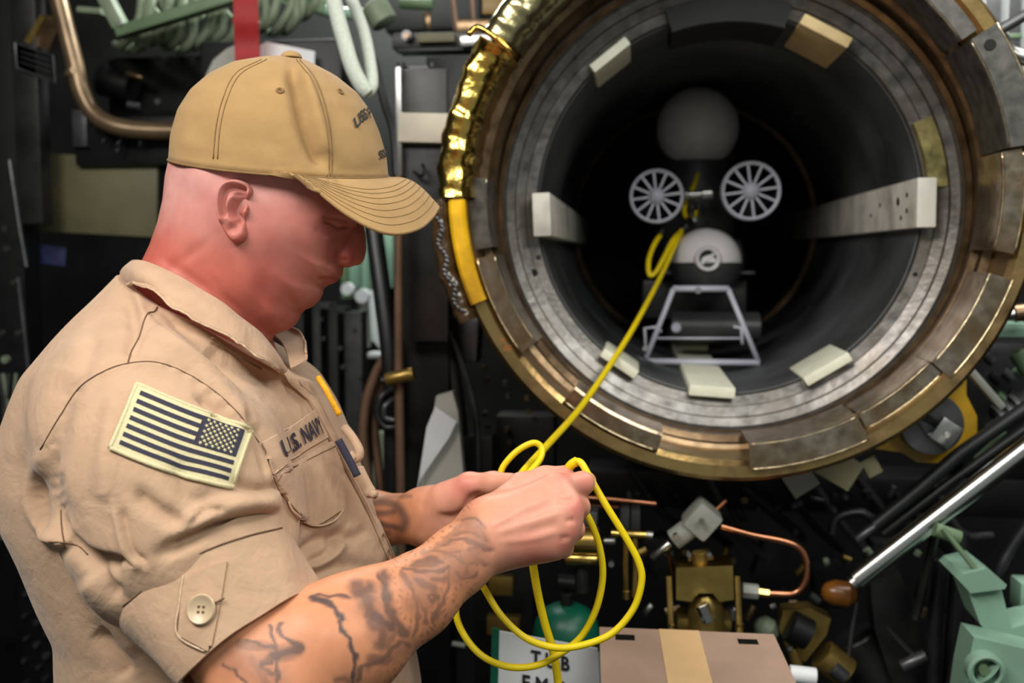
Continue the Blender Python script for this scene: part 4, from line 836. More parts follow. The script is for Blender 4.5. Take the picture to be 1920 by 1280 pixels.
rim = [fpt(u, 0)[0] for u in np.linspace(0, 1, 40)] + [fpt(1, v)[0] for v in np.linspace(0, 1, 24)[1:]] + [fpt(u, 1)[0] for u in np.linspace(1, 0, 40)[1:]] + [fpt(0, v)[0] for v in np.linspace(1, 0, 24)[1:]]
mesh('merrowed_edge', *tube_vf([W(p + np.array([0, 0, -0.0006])) for p in rim], 0.0019, 8), M['pale'], flag)

# ---- name tape, pocket, placket
tq = coons([(510, 889), (560, 850), (611, 820)], [(490, 832), (540, 802), (590, 768)], [(510, 889), (490, 832)], [(611, 820), (590, 768)], 22, 10)
tape = drape(tq, 0.0016, 0.0014, 'name_tape', 'khaki', shirt, smoothit=1)
seam([(490, 832), (540, 802), (590, 768)], 0.0007, 'hem', tape, off=0.0024); seam([(510, 889), (560, 850), (611, 820)], 0.0007, 'hem', tape, off=0.0024)
def text_vf(s, size=1.0, ext=0.0, res=3):
    cu = bpy.data.curves.new('t', 'FONT'); cu.body = s; cu.size = size; cu.resolution_u = res; cu.offset = 0.03; o = bpy.data.objects.new('t', cu); COL.objects.link(o)
    dg = bpy.context.evaluated_depsgraph_get(); me = bpy.data.meshes.new_from_object(o.evaluated_get(dg)); bm = bmesh.new(); bm.from_mesh(me); bmesh.ops.triangulate(bm, faces=bm.faces)
    bmesh.ops.subdivide_edges(bm, edges=[e for e in bm.edges if e.calc_length() > 0.12 * size], cuts=3)
    V = [tuple(v.co) for v in bm.verts]; bm.verts.index_update(); F = [[v.index for v in f.verts] for f in bm.faces]; bm.free(); bpy.data.objects.remove(o); return np.array(V), F
tbv_p = [[cast(*tq[i, j], None, 0) for j in range(10)] for i in range(22)]
def on_tape(u, v):
    a = min(max(u, 0), 1) * 21; b = min(max(v, 0), 1) * 9; i, j = min(int(a), 20), min(int(b), 8); s, t = a - i, b - j; G = tq
    g = (1 - s) * (1 - t) * G[i, j] + s * (1 - t) * G[i + 1, j] + (1 - s) * t * G[i, j + 1] + s * t * G[i + 1, j + 1]; return g
tapebv = BVHTree.FromPolygons([tuple((np.array(v.co) - CAMPOS) @ RC) for v in tape.data.vertices], [tuple(p.vertices) for p in tape.data.polygons])
tV_, tF_ = text_vf('U.S. NAVY'); w_ = tV_[:, 0].max(); 
LV = []
for x, y, z in tV_:
    uu = x / w_; uu = 0.27 + 0.72 * (1 - (1 - uu) ** 1.35) ; g = on_tape(uu, 0.20 + 0.80 * y); LV.append(W(cast(g[0], g[1], tapebv, 0.0018)[0]))
mesh('lettering', LV, tF_, M['navy'], tape, smooth=False)
pq = coons([(536, 940), (580, 985), (640, 955)], [(512, 893), (565, 858), (618, 828)], [(536, 940), (520, 915), (512, 893)], [(640, 955), (640, 890), (618, 828)], 18, 16)
pocket = drape(pq, 0.0010, 0.0030, 'chest_pocket', 'khaki', shirt, smoothit=3)
seam([(514, 899), (566, 866), (622, 838)], 0.0006, 'thread', pocket, off=0.0040); seam([(536, 940), (548, 962), (580, 985), (620, 978), (640, 955)], 0.0010, 'hem', pocket, off=0.0030)
fr = drape(coons([(520, 697), (575, 752), (602, 800), (640, 870), (690, 965), (732, 1062)], [(528, 690), (585, 748), (612, 796), (650, 866), (700, 960), (742, 1055)], [(520, 697), (528, 690)], [(732, 1062), (742, 1055)], 40, 4), 0.0008, 0.0035, 'placket', 'khaki', shirt, dflt=0.99, smoothit=1)
seam([(530, 694), (586, 750), (613, 798), (651, 868), (701, 962), (743, 1057)], 0.0016, 'thread', fr, off=0.0010, dflt=0.985)
seam([(530, 690), (590, 752), (617, 800), (655, 870), (705, 964), (746, 1057)], 0.0010, 'thread', fr, off=0.0020, dflt=0.985)
# emblems on the far breast
mesh('gold_emblem', *tube_vf([W(p) for p in catmull([C(597, 708, .985), C(610, 728, .975), C(622, 750, .972), C(637, 778, .972)], 5)], [0.003] * 16, 8), M['goldthread'], shirt)
mesh('dark_insignia', *tube_vf([W(p) for p in catmull([C(634, 824, .945), C(648, 850, .945), C(660, 872, .945), C(670, 892, .945)], 5)], [0.004] * 16, 8), M['navy'], shirt)
mesh('far_pocket_flap', *tube_vf([W(p) for p in catmull([C(645, 800, .985), C(662, 822, .98), C(674, 846, .975), C(668, 860, .975), C(655, 850, .975)], 5)], 0.0045, 8), M['khaki'], shirt)
mesh('far_pocket_corner', *tube_vf([W(p) for p in catmull([C(672, 880, .975), C(684, 905, .965), C(694, 922, .96), C(704, 928, .955)], 5)], [0.006] * 12 + [0.004] * 4, 8), M['khaki'], shirt)

# ---- collar
top_n = [(243, 497, 1.0), (250, 493, .965), (266, 492, .935), (294, 502, .918), (339, 524, .910), (368, 542, .908), (413, 569, .908), (446, 596, .912), (478, 620, .920), (494, 636, .928), (512, 660, .940), (528, 692, .950)]
bot_n = [(238, 532, 1.0), (243, 533, .950), (258, 534, .912), (285, 542, .893), (320, 572, .882), (345, 588, .878), (404, 619, .880), (446, 641, .884), (464, 656, .888), (493, 674, .895), (512, 686, .910), (524, 697, .940)]
top_f = [(243, 497, 1.0), (256, 490, 1.04), (290, 498, 1.07), (350, 528, 1.085), (420, 568, 1.085), (480, 606, 1.075), (520, 632, 1.05), (536, 655, 1.01), (545, 690, .985)]
bot_f = [(238, 532, 1.0), (250, 532, 1.05), (290, 548, 1.10), (340, 575, 1.12), (420, 598, 1.12), (500, 606, 1.105), (549, 614, 1.07), (570, 632, 1.04), (573, 660, 1.0)]
def collar(name, tp_, bt_):
    A = catmull([C(*p) for p in tp_], 6); B = catmull([C(*p) for p in bt_], 6); G = []
    cc = C(400, 590, 1.0)
    for a, b in zip(A, B):
        row = []
        for t in np.linspace(0, 1, 9):
            p = a * (1 - t) + b * t; d = p - cc; d[1] = 0; d /= np.linalg.norm(d) + 1e-9; row.append(p + d * 0.006 * math.sin(math.pi * min(1, t * 1.1)) )
        G.append(row)
    G = np.array(G); n, m = G.shape[:2]; Nn = np.zeros_like(G)
    for i in range(n):
        for j in range(m):
            du = G[min(i + 1, n - 1), j] - G[max(i - 1, 0), j]; dv = G[i, min(j + 1, m - 1)] - G[i, max(j - 1, 0)]; q = np.cross(du, dv); q /= np.linalg.norm(q) + 1e-9; d = G[i, j] - cc
            Nn[i, j] = q if q @ d > 0 else -q
    rng = np.random.RandomState(2)
    wv = 0.0008 * np.sin(np.arange(n) * 0.7) + 0.0003 * rng.randn(n); G[:, -1, 1] += wv; G[:, -1, 2] -= 0.002 + np.abs(wv)
    V, F = slab_vf([[W(p) for p in r] for r in G], [[RC @ q for q in r] for r in Nn], 0.0026)
    o = mesh(name, V, F, M['khaki'], shirt, auto=60)
    mesh('collar_hem', *tube_vf([W(p + q * 0.001) for p, q in zip(G[:, -1], Nn[:, -1])], 0.0013, 6), M['hem'], o)
    return o
cn = collar('collar', top_n, bot_n); cf = collar('collar', top_f, bot_f)
mesh('collar_slit_shade', *tube_vf([W(p) for p in catmull([C(397, 633, .883), C(408, 640, .888), C(430, 655, .895), C(455, 672, .90), C(490, 692, .91)], 5)], 0.0012, 6), M['thread'], shirt)  # dark tube painted in for the shaded slit under the collar

# ---- rolled cuff of the near sleeve
def cuff():
    A, B = C(383, 1062, .838), C(474, 1200, .818); ax = B - A; L_ = np.linalg.norm(ax); ax /= L_
    e1 = np.array([-ax[1], ax[0], 0]); e1 = e1 / np.linalg.norm(e1)             # in the picture plane, towards the front of the sleeve
    if e1[0] < 0: e1 = -e1
    e2 = np.cross(ax, e1); e2 = e2 if e2[2] < 0 else -e2                        # towards the camera
    n, m = 72, 18; G = []
    for i in range(n):
        a = 2 * math.pi * i / n; row = []
        for j in range(m):
            t = j / (m - 1); w = (0.0755 * (1 - t) + 0.0640 * t); dz = 0.072 * (1 - t) + 0.066 * t
            lip = 0.0022 * math.exp(-((t - 0.0) / 0.06) ** 2) * -1
            wob = 0.0022 * math.sin(3 * a + 2 * t) + 0.0014 * math.sin(7 * a - 3 * t + 1) * (0.4 + t)
            ca, sa = math.cos(a), math.sin(a); sk_ = 0.006 * ca
            row.append(A + ax * (L_ * t + sk_ * 0) + e1 * (w + lip + wob) * np.sign(ca) * abs(ca) ** 0.92 + e2 * (dz + lip + wob) * np.sign(sa) * abs(sa) ** 0.92)
        G.append(row)
    G.append(G[0]); G = np.array(G); mid = lambda j: (A + ax * L_ * j / (m - 1))
    Nn = np.array([[(G[i, j] - mid(j)) / np.linalg.norm(G[i, j] - mid(j)) for j in range(m)] for i in range(n + 1)])
    V, F = slab_vf([[W(p) for p in r] for r in G], [[RC @ q for q in r] for r in -Nn], 0.004)
    return mesh('rolled_cuff', V, F, M['khaki'], shirt, auto=50), G
cuffo, CG = cuff()
cuffbv = BVHTree.FromPolygons([tuple(p) for r in CG for p in r], grid_vf(CG)[1])
seam([(232, 1136), (300, 1082), (380, 1035), (460, 1006), (528, 990)], 0.0007, 'thread', cuffo, cuffbv, 0.0005)
seam([(380, 1262), (450, 1200), (520, 1145), (566, 1118)], 0.0006, 'thread', cuffo, cuffbv, 0.0005)
tab = drape(coons([(400, 1225), (345, 1195)], [(352, 1075), (420, 1050)][::1], [(400, 1225), (352, 1075)], [(345, 1195), (420, 1050)], 6, 6) if False else coons([(335, 1190), (396, 1222)], [(345, 1078), (425, 1052)], [(335, 1190), (340, 1130), (345, 1078)], [(396, 1222), (412, 1140), (425, 1052)], 16, 16), 0.0002, 0.0014, 'cuff_tab', 'khaki', cuffo, cuffbv, 0.8, 1)
seam([(345, 1078), (338, 1130), (335, 1190), (398, 1226)], 0.0009, 'hem', tab, cuffbv, 0.0016)
bp_, bn_ = cast(381, 1142, cuffbv, 0.0018)
but = mesh('button', *lathe_vf([(0, 0.0), (0.0085, 0.0), (0.0108, 0.0008), (0.0115, 0.0022), (0.0105, 0.0034), (0.0088, 0.0030), (0.0080, 0.0022), (0.0, 0.0020)], W(bp_), RC @ bn_, 36), M['button'], cuffo, auto=60)
for sx in (-1, 1):
    for sy in (-1, 1):
        q = np.cross(bn_, [0, 1, 0]); q /= np.linalg.norm(q); r2 = np.cross(bn_, q); mesh('button_eye', *lathe_vf([(0, 0), (0.0011, 0), (0.0011, 0.0004), (0, 0.0004)], W(bp_ + bn_ * 0.0021 + q * sx * 0.0019 + r2 * sy * 0.0019), RC @ bn_, 10), M['thread'], but)
seam([(398, 1135), (410, 1128), (422, 1122)], 0.0008, 'thread', cuffo, cuffbv, 0.0034)

# ---- trousers, belt and boots (mostly below the frame, world frame)
hipc = W(C(450, 1400, 1.02)); fl = -hipc[2]
pv = Vol(np.array([hipc[0] - 0.30, hipc[1] - 0.32, 0.08]), np.array([hipc[0] + 0.34, hipc[1] + 0.32, hipc[2] + 0.20]), 0.011)
pv.cone(hipc + [0, 0.02, -0.04], hipc + [0, 0.02, -0.10], .125, .150, 0.05)
ft = []
for s in (-1, 1):
    kn = np.array([hipc[0] + 0.02, hipc[1] + s * 0.11, 0.52]); an = np.array([hipc[0] - 0.01, hipc[1] + s * 0.12, 0.10]); pv.chain([hipc + [0, s * 0.085, -0.08], kn, an], [.105, .075, .07], 0.04); ft.append(an)
mesh('trousers', *pv.mesh(), M['khaki'], person)
for an in ft:
    bv_ = Vol(np.array([an[0] - 0.14, an[1] - 0.09, 0.0]), np.array([an[0] + 0.26, an[1] + 0.09, 0.22]), 0.008); bv_.F[:] = 1
    bv_.cone(an + [0, 0, 0.06], an + [-0.01, 0, -0.04], .055, .05, .02); bv_.cone(an + [-0.02, 0, -0.055], an + [0.17, 0, -0.06], .045, .04, .03); mesh('boot', *bv_.mesh(), M['rubber'], person)

# ---- cap
cb = np.array([(325, 298), (329, 252), (342, 208), (365, 172), (398, 143), (438, 122), (495, 110), (545, 107)], float); cfp = np.array([(727, 332), (723, 292), (710, 247), (694, 208), (669, 173), (632, 143), (585, 118), (545, 107)], float)
ct = np.array([0, .15, .30, .45, .60, .75, .90, 1.0]); cw = np.array([.0880, .0890, .0860, .0790, .0670, .0500, .0260, 0.0])
def capinterp(A, t):
    return np.array([np.interp(t, ct, A[:, i]) for i in range(2)])
def cap_pt(th, t, off=0.0):
    b_, f_ = hx(capinterp(cb, t)), hx(capinterp(cfp, t)); w = np.interp(t, ct, cw); c_, s_ = math.cos(th), math.sin(th)
    e = 0.92; c2 = np.sign(c_) * abs(c_) ** e; s2 = np.sign(s_) * abs(s_) ** e
    mid = (b_ + f_) / 2; d = (f_ - b_) / 2; p = np.array([mid[0] + d[0] * c2, mid[1] + d[1] * c2, HM - w * s2])
    roll = 0.185 * (1 - 0.55 * t); p[1] += (p[2] - HM) * roll                  # the cap sits lower on the near side
    if t < 0.3: p[1] -= 0.004 * (1 - t / 0.3) * max(0, s_) ** 2
    return p
nT, nA = 44, 160; tt_ = np.linspace(0, 1, nT) ** 0.9
CP = np.array([[cap_pt(2 * math.pi * i / nA, t) for i in range(nA)] for t in tt_])
cvV = CP.reshape(-1, 3); cvF = np.array([(a * nA + b, a * nA + (b + 1) % nA, (a + 1) * nA + (b + 1) % nA, (a + 1) * nA + b) for a in range(nT - 1) for b in range(nA)])
cvV = vsmooth(cvV, cvF, 2, 0.35) * 1.0; cvV[:nA] = CP[0]
cN = vnormals(cvV, cvF); cen = C(525, 260, 1.0); flip = np.sign(((cvV - cen) * cN).sum(1)); cN *= flip[:, None]
cvV = crease(cvV, cN, topx(cvV), [([(548, 122), (556, 170), (572, 240), (590, 285), (606, 306)], 13, 15, 'g'), ([(560, 118), (584, 180), (604, 250), (612, 290)], 11, -6.0, 'g'), ([(430, 130), (418, 200), (408, 250), (404, 295)], 6, 0.8, 'g'), ([(330, 285), (450, 300), (560, 318)], 9, 0.8, 'g'),
    ([(420, 265), (500, 270), (570, 300)], 20, 1.5, 'g'), ([(350, 230), (380, 260), (400, 290)], 20, 1.2, 'g'), ([(640, 320), (680, 322), (720, 312)], 10, 1.6, 'g'), ([(335, 270), (420, 285)], 12, -0.8, 'g')])
cap = mesh('ball_cap', W(cvV), cvF, M['cap'], person); cap['label'] = 'tan twill ball cap'
sol = cap.modifiers.new('thickness', 'SOLIDIFY'); sol.thickness = 0.0016; sol.offset = -1
capbv = BVHTree.FromPolygons(cvV.tolist(), cvF.tolist())
mesh('top_button', *dome((0, 0, 0), 0.0105, 0.0105, -0.1, 0.98, 20, 8), M['cap'], cap).matrix_world = Matrix.Translation(Vector(W(C(546, 108, .992)))) @ Matrix.Scale(0.62, 4, (0, 0, 1))
seam([(556, 112), (584, 150), (606, 210), (616, 270), (617, 335)], 0.0005, 'capthread', cap, capbv, 0.0003); seam([(562, 112), (592, 150), (613, 210), (622, 270), (622, 335)], 0.0005, 'capthread', cap, capbv, 0.0003)
seam([(500, 112), (450, 140), (425, 190), (413, 240), (408, 298)], 0.0005, 'capthread', cap, capbv, 0.0003); seam([(490, 112), (442, 138), (417, 188), (405, 240), (400, 298)], 0.0005, 'capthread', cap, capbv, 0.0003)
hemline = [tuple(topx(np.array([cap_pt(a, 0.02)]))[0]) for a in np.linspace(2.95, 0.55, 12)]
mesh('rim_binding', *tube_vf([W(cap_pt(a, 0.0)) for a in np.linspace(0, 2 * math.pi, 90)], 0.0013, 6, False), M['capthread'], cap)
for ex, ey in ((525, 170), (638, 172)):
    p, n_ = cast(ex, ey, capbv, 0.0002); e = mesh('eyelet', *lathe_vf([(0.0016, 0.0), (0.0018, 0.0010), (0.0030, 0.0012), (0.0038, 0.0004), (0.0038, -0.0005)], W(p), RC @ n_, 18), M['capthread'], cap); mesh('eyelet_hole', *lathe_vf([(0, 0.0002), (0.0017, 0.0002), (0.0017, -0.0006), (0, -0.0006)], W(p), RC @ n_, 10), M['thread'], e)
# embroidered name, wrapped along the crown
def cap_text(s, th0, th1, t0, hgt, slope, nm):
    V, F = text_vf(s); w = V[:, 0].max(); out = []
    for x, y, z in V:
        k = x / w; th = th0 + (th1 - th0) * k; t = t0 + slope * k * (2 - k) * 0.5 + hgt * y; p = cap_pt(th, t); d = p - cen; out.append(W(p + d / np.linalg.norm(d) * 0.0016))
    mesh(nm, out, F, M['ink'], cap, smooth=False)
cap_text('USS P', R_(35), R_(6), 0.285, 0.095, 0.22, 'ship_name'); cap_text('SSN', R_(16), R_(-6), 0.13, 0.065, 0.04, 'hull_line')
# brim
outer = [(580, 346, .9125), (603, 362, .908), (650, 398, .908), (700, 426, .913), (742, 436, .925), (786, 426, .948), (812, 404, .975), (823, 386, 1.0)]
on = catmull([C(*p) for p in outer], 7); ofar = [np.array([p[0], p[1] + (HM - p[2]) * 0.36, 2 * HM - p[2]]) for p in on[:-1]][::-1]; oc = on + ofar; nb_ = len(oc)
ths = np.concatenate([np.linspace(R_(86), 0, len(on)), np.linspace(0, R_(-86), len(ofar) + 1)[1:]])
G = []; 
for i in range(nb_):
    a = cap_pt(ths[i], 0.0); b = oc[i]; row = []
    for j in range(12):
        t = j / 11; p = a * (1 - t) + b * t; s_ = min(1, abs(ths[i]) / R_(80)); p = p + np.array([0, 0.010 * math.sin(math.pi * t) * (1 - 0.3 * s_), 0]); row.append(p)
    G.append(row)
G = np.array(G); Nn = np.zeros_like(G)
for i in range(nb_):
    for j in range(12):
        q = np.cross(G[min(i + 1, nb_ - 1), j] - G[max(i - 1, 0), j], G[i, min(j + 1, 11)] - G[i, max(j - 1, 0)]); q /= np.linalg.norm(q) + 1e-9; Nn[i, j] = q if q[1] > 0 else -q
brim = mesh('brim', *slab_vf([[W(p) for p in r] for r in G], [[RC @ q for q in r] for r in -Nn], 0.0036), M['cap'], cap, auto=50)
for j in range(4, 11): mesh('brim_stitching', *tube_vf([W(G[i, j] + Nn[i, j] * 0.0001) for i in range(3, nb_ - 3)], 0.00035, 5), M['capthread'], brim)
mesh('brim_edge', *tube_vf([W(G[i, 11] - Nn[i, 11] * 0.0018) for i in range(nb_)], 0.0021, 8), M['cap'], brim)
# ================================================================== equipment round the sailor
def bx(name, x0, y0, x1, y1, Y, th, m, parent=None, bev=0.003, rot=0.0):
    a, b = PY(x0, y1, Y), PY(x1, y0, Y); c = (a + b) / 2; s = (abs(b[0] - a[0]), th, abs(b[2] - a[2]))
    return mesh(name, *box_vf(c + np.array([0, th / 2, 0]), s, roty(rot) if rot else None, bev), M[m], parent, auto=30)
def tb(name, pts, rpx, m, parent=None, n=10, sm=6):
    w = [PY(*p) for p in pts]; Ym = sum(p[2] for p in pts) / len(pts)
    if sm and len(w) > 2: w = catmull(w, sm)
    r = [q * pxm(Ym) for q in np.interp(np.linspace(0, 1, len(w)), np.linspace(0, 1, len(rpx)), rpx)] if hasattr(rpx, '__len__') else rpx * pxm(Ym)
    return mesh(name, *tube_vf(w, r, n), M[m], parent, auto=40)
def cy(name, a, b, rpx, m, parent=None, Y=1.5, Y2=None, prof=None, n=24):   # turned part between two pixels; prof = (fraction, radius factor)
    A, B = PY(*a, Y), PY(*b, Y2 or Y); d = B - A; L_ = np.linalg.norm(d); r = rpx * pxm(Y); prof = prof or [(0, .92), (.03, 1), (.97, 1), (1, .92)]
    pr = [(0, 0)] + [(r * f, L_ * t) for t, f in prof] + [(0, L_)]
    return mesh(name, *lathe_vf(pr, A, d, n), M[m], parent, auto=35)
def dk(name, px, py, Y, rpx, m, parent=None, th=0.008, n=20): return disc(name, PY(px, py, Y), (0, 1, 0), rpx * pxm(Y), th, M[m], parent, n)
def poly(name, pts, Y, th, m, parent=None):         # flat plate cut to an outline
    A = [PY(x, y, Y) for x, y in pts]; n = len(A); V = A + [a + np.array([0, th, 0]) for a in A]
    return mesh(name, V, [tuple(range(n)), tuple(range(2 * n - 1, n - 1, -1))] + [(i, (i + 1) % n, (i + 1) % n + n, i + n) for i in range(n)], M[m], parent, smooth=False)
def one(o, label, cat, group=None): return tag(o, label, cat, group)
def T_(name, label, cat, px, py, Y, group=None): return thing(name, label, cat, tuple(PY(px, py, Y)), group)

# ---- the yellow cable he is coiling
cab = T_('yellow_cable', 'thin yellow cable running from the vehicle to the coil in the sailor\'s hands', 'cable', 1040, 900, 1.0)
def cabl(name, pts, r=0.0033, sm=8): return mesh(name, *tube_vf(catmull([P(*p) for p in pts], sm), r, 10), M['cable'], cab)
cabl('main_line', [(1281, 432, 1.90), (1268, 455, 1.86), (1238, 520, 1.76), (1190, 610, 1.58), (1140, 690, 1.42), (1085, 768, 1.27), (1030, 830, 1.13), (985, 880, 1.03), (968, 905, 1.0)], 0.0042)
cabl('second_line', [(1280, 430, 1.89), (1262, 450, 1.86), (1244, 485, 1.83), (1230, 510, 1.82), (1218, 515, 1.82), (1216, 490, 1.83), (1225, 462, 1.85), (1238, 440, 1.87)], 0.0045)
cabl('upper_line', [(1312, 310, 1.99), (1306, 335, 1.97), (1296, 360, 1.95), (1284, 385, 1.93), (1284, 402, 1.92), (1293, 413, 1.91), (1304, 410, 1.92), (1306, 396, 1.93)], 0.0045)
cabl('loop_small', [(936, 895, 1.03), (945, 872, 1.03), (970, 845, 1.03), (1000, 830, 1.03), (1016, 840, 1.03), (1012, 862, 1.02), (990, 888, 1.01), (975, 905, 1.0)])
cabl('loop_outer', [(1060, 888, .955), (1066, 875, .95), (1078, 865, .945), (1090, 868, .94), (1105, 893, .935), (1135, 945, .93), (1175, 1010, .93), (1198, 1055, .93), (1203, 1090, .93), (1188, 1140, .93), (1150, 1185, .93), (1100, 1207, .93), (1045, 1214, .93), (990, 1198, .935), (945, 1160, .94), (915, 1115, .945), (895, 1070, .955), (905, 1020, .975), (960, 960, .99)])
cabl('loop_inner', [(1070, 930, .96), (1085, 945, .955), (1106, 975, .95), (1124, 1025, .95), (1130, 1080, .95), (1118, 1140, .95), (1092, 1190, .955), (1058, 1220, .955), (1010, 1246, .955), (955, 1250, .955), (905, 1230, .96), (870, 1190, .965), (855, 1145, .97), (868, 1090, .985), (905, 1040, 1.0), (950, 985, 1.0)])
cabl('hanging_line', [(990, 1000, .985), (998, 1050, .985), (1008, 1110, .985), (1022, 1170, .985), (1038, 1225, .985), (1048, 1300, .985), (1050, 1400, .985)], 0.0040)
cabl('over_hand_line', [(1050, 905, .965), (1060, 888, .955), (1070, 872, .948), (1082, 864, .945)], 0.0045)
mesh('clip', *tube_vf([P(1294, 412, 1.90), P(1278, 436, 1.89)], 0.0085, 10), M['rubber'], cab)
mesh('shackle', *tube_vf(catmull([P(1300, 380, 1.92), P(1296, 400, 1.91), P(1304, 414, 1.905), P(1312, 400, 1.91), P(1310, 380, 1.92)], 6), 0.0035, 8), M['steel'], cab)
mesh('line_end', *tube_vf([P(1238, 440, 1.87), P(1242, 428, 1.87)], 0.005, 8), M['gun'], cab)

# ---- left background
t = T_('equipment_rack', 'tall black rack at the left edge with pale bolts', 'rack', 30, 700, 2.0)
bx('rack_face', -90, -60, 22, 1500, 1.98, 0.06, 'black', t); bx('rack_post', 34, -60, 62, 420, 1.93, 0.04, 'dark', t); tb('edge_strip', [(34, 520, 1.93), (48, 640, 1.93), (58, 740, 1.93)], 4, 'gun', t, 8, 0); tb('edge_strip', [(18, 300, 1.93), (36, 420, 1.93), (50, 500, 1.93)], 4, 'gun', t, 8, 0)
for x, y in ((8, 428), (11, 466), (24, 529), (32, 624), (2, 624)): dk('bolt', x, y, 1.915, 6, 'steel', t, 0.006, 12)
t = T_('connector_column', 'black column of small shiny connectors behind the sailor\'s back', 'rack', 75, 1150, 1.85)
bx('column_face', 50, 980, 100, 1500, 1.86, 0.05, 'black', t)
for k in range(14): dk('connector', 66 + (k % 2) * 16 + (k * 7 % 5), 1000 + k * 21, 1.85, 5 + k % 3, 'gun', t, 0.012, 10)
for k in range(7): dk('side_connector', 46 - (k % 2) * 3, 1030 + k * 42, 1.85, 5, 'gun', t, 0.01, 10)
t = T_('wire_bundle', 'grey wires and small fittings low at the left edge', 'wires', 15, 800, 1.95)
for k, (x0, x1) in enumerate(((6, 12), (16, 8), (30, 20), (0, 4))): tb('wire', [(x0, 700, 1.92), (x1 + 4, 780, 1.92), (x1, 900, 1.92), (x0, 1010, 1.92)], 3.5, 'gun' if k % 2 else 'hosegreen', t, 8)
dk('lamp_lens', 8, 674, 1.90, 8, 'hosegreen', t, 0.01); dk('fitting', 22, 880, 1.90, 7, 'gun', t); dk('fitting', 34, 905, 1.90, 7, 'gun', t)
tb_ = T_('bronze_pipe', 'dull bronze pipe bending down and right at the upper left', 'pipe', 150, 150, 1.95)
tb('pipe_run', [(100, -40, 1.95), (120, 40, 1.95), (140, 120, 1.95), (152, 170, 1.95), (175, 212, 1.95), (215, 236, 1.95), (280, 245, 1.96), (420, 246, 1.98)], 17, 'pipe', tb_, 16); cy('pipe_joint', (138, 132), (142, 142), 19, 'pipe', tb_, 1.95)
t = T_('control_box', 'black box with small knobs below the bronze pipe', 'control box', 240, 270, 2.0)
bx('housing', 140, 215, 420, 312, 2.0, 0.15, 'black', t, 0.008); bx('end_bracket', 136, 205, 160, 275, 1.985, 0.02, 'gun', t)
for x, y, r in ((195, 265, 7), (225, 270, 12), (222, 283, 8), (168, 235, 5), (265, 268, 9)): cy('knob', (x, y), (x + 2, y + 1), r, 'gun', t, 1.975)
one(bx('olive_cover_panel', 80, 290, 292, 440, 2.02, 0.012, 'olive', None, 0.003, 3), 'flat olive metal cover panel behind the sailor\'s neck', 'panel')
one(bx('blue_sticker', 66, 460, 122, 496, 2.05, 0.004, 'blue', None, 0.001, 6), 'small dark blue sticker on the black wall at left', 'sticker')
t = T_('hanging_tag', 'dark framed tag hanging from a brown strap at the upper left', 'tag', 70, 130, 1.93)
poly('tag_plate', [(28, 80), (100, 105), (105, 155), (32, 128)], 1.93, 0.006, 'black', t)
tb('tag_frame', [(28, 80, 1.925), (100, 105, 1.925), (105, 155, 1.925), (32, 128, 1.925), (28, 80, 1.925)], 2.5, 'gun', t, 6, 0); poly('strap', [(45, 78), (75, 28), (100, 30), (105, 60), (92, 95)], 1.935, 0.012, 'brownmet', t); poly('strap_fold', [(44, 78), (75, 28), (84, 34), (56, 82)], 1.928, 0.006, 'brassdull', t)
for k in range(3): tb('tag_line', [(38, 96 + k * 10, 1.924), (96, 115 + k * 11, 1.924)], 1.5, 'gun', t, 6, 0)
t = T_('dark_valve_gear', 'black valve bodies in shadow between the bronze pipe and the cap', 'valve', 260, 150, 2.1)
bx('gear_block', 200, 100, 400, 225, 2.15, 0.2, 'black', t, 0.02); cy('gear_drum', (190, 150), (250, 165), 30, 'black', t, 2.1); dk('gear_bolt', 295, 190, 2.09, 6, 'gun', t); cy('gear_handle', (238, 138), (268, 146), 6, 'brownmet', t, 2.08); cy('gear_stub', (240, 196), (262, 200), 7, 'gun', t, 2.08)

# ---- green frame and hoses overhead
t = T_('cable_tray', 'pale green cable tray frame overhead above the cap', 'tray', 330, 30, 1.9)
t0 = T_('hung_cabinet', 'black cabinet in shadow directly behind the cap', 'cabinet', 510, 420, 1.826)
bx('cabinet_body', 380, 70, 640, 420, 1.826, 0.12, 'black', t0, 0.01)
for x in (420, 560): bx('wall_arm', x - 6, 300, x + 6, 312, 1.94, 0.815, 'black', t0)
def beam(name, a, b, wpx, Y, m, parent, th=0.03):
    A, B = PY(*a, Y), PY(*b, Y); d = B - A; ang = math.atan2(d[2], d[0]); return mesh(name, *box_vf((A + B) / 2, (np.linalg.norm(d), th, wpx * pxm(Y)), Matrix.Rotation(-ang, 3, 'Y'), 0.004), M[m], parent, auto=30)
beam('front_rail', (222, 62), (470, -14), 22, 1.86, 'greend', t); beam('side_rail', (190, -20), (228, 52), 26, 1.86, 'hosegreen', t); beam('rear_rail', (470, -30), (640, 26), 26, 1.98, 'greend', t); dk('rail_bolt', 224, 44, 1.84, 5, 'steel', t, 0.005, 10); beam('left_stub', (150, 20), (196, 24), 12, 1.9, 'hosegreen', t)
for k in range(19):                                   # hoses drooping below the tray
    x = 236 + k * 19 + 4 * math.sin(k * 2.1); y = 88 + 9 * math.sin(k * 1.3) - max(0, k - 9) * 5; e = 8 * math.cos(k * 1.7)
    tb('droop_hose', [(x + 22 + e, y - 96, 1.93), (x + 18 + e, y - 55, 1.92), (x + 10, y - 24, 1.92), (x - 6, y - 4, 1.95), (x - 16, y - 2, 2.05), (x - 20, y - 4, 2.2)], 8.5, 'hosegreen', t, 8, 5)
for k in range(6): tb('upper_hose', [(262 + k * 26, -30, 1.96), (276 + k * 26, 4, 1.95), (300 + k * 26, 34, 1.97)], 8, 'hosegreen', t, 8, 5)
t = T_('red_strap', 'red webbing strap hanging behind the cap', 'strap', 462, 60, 1.75)
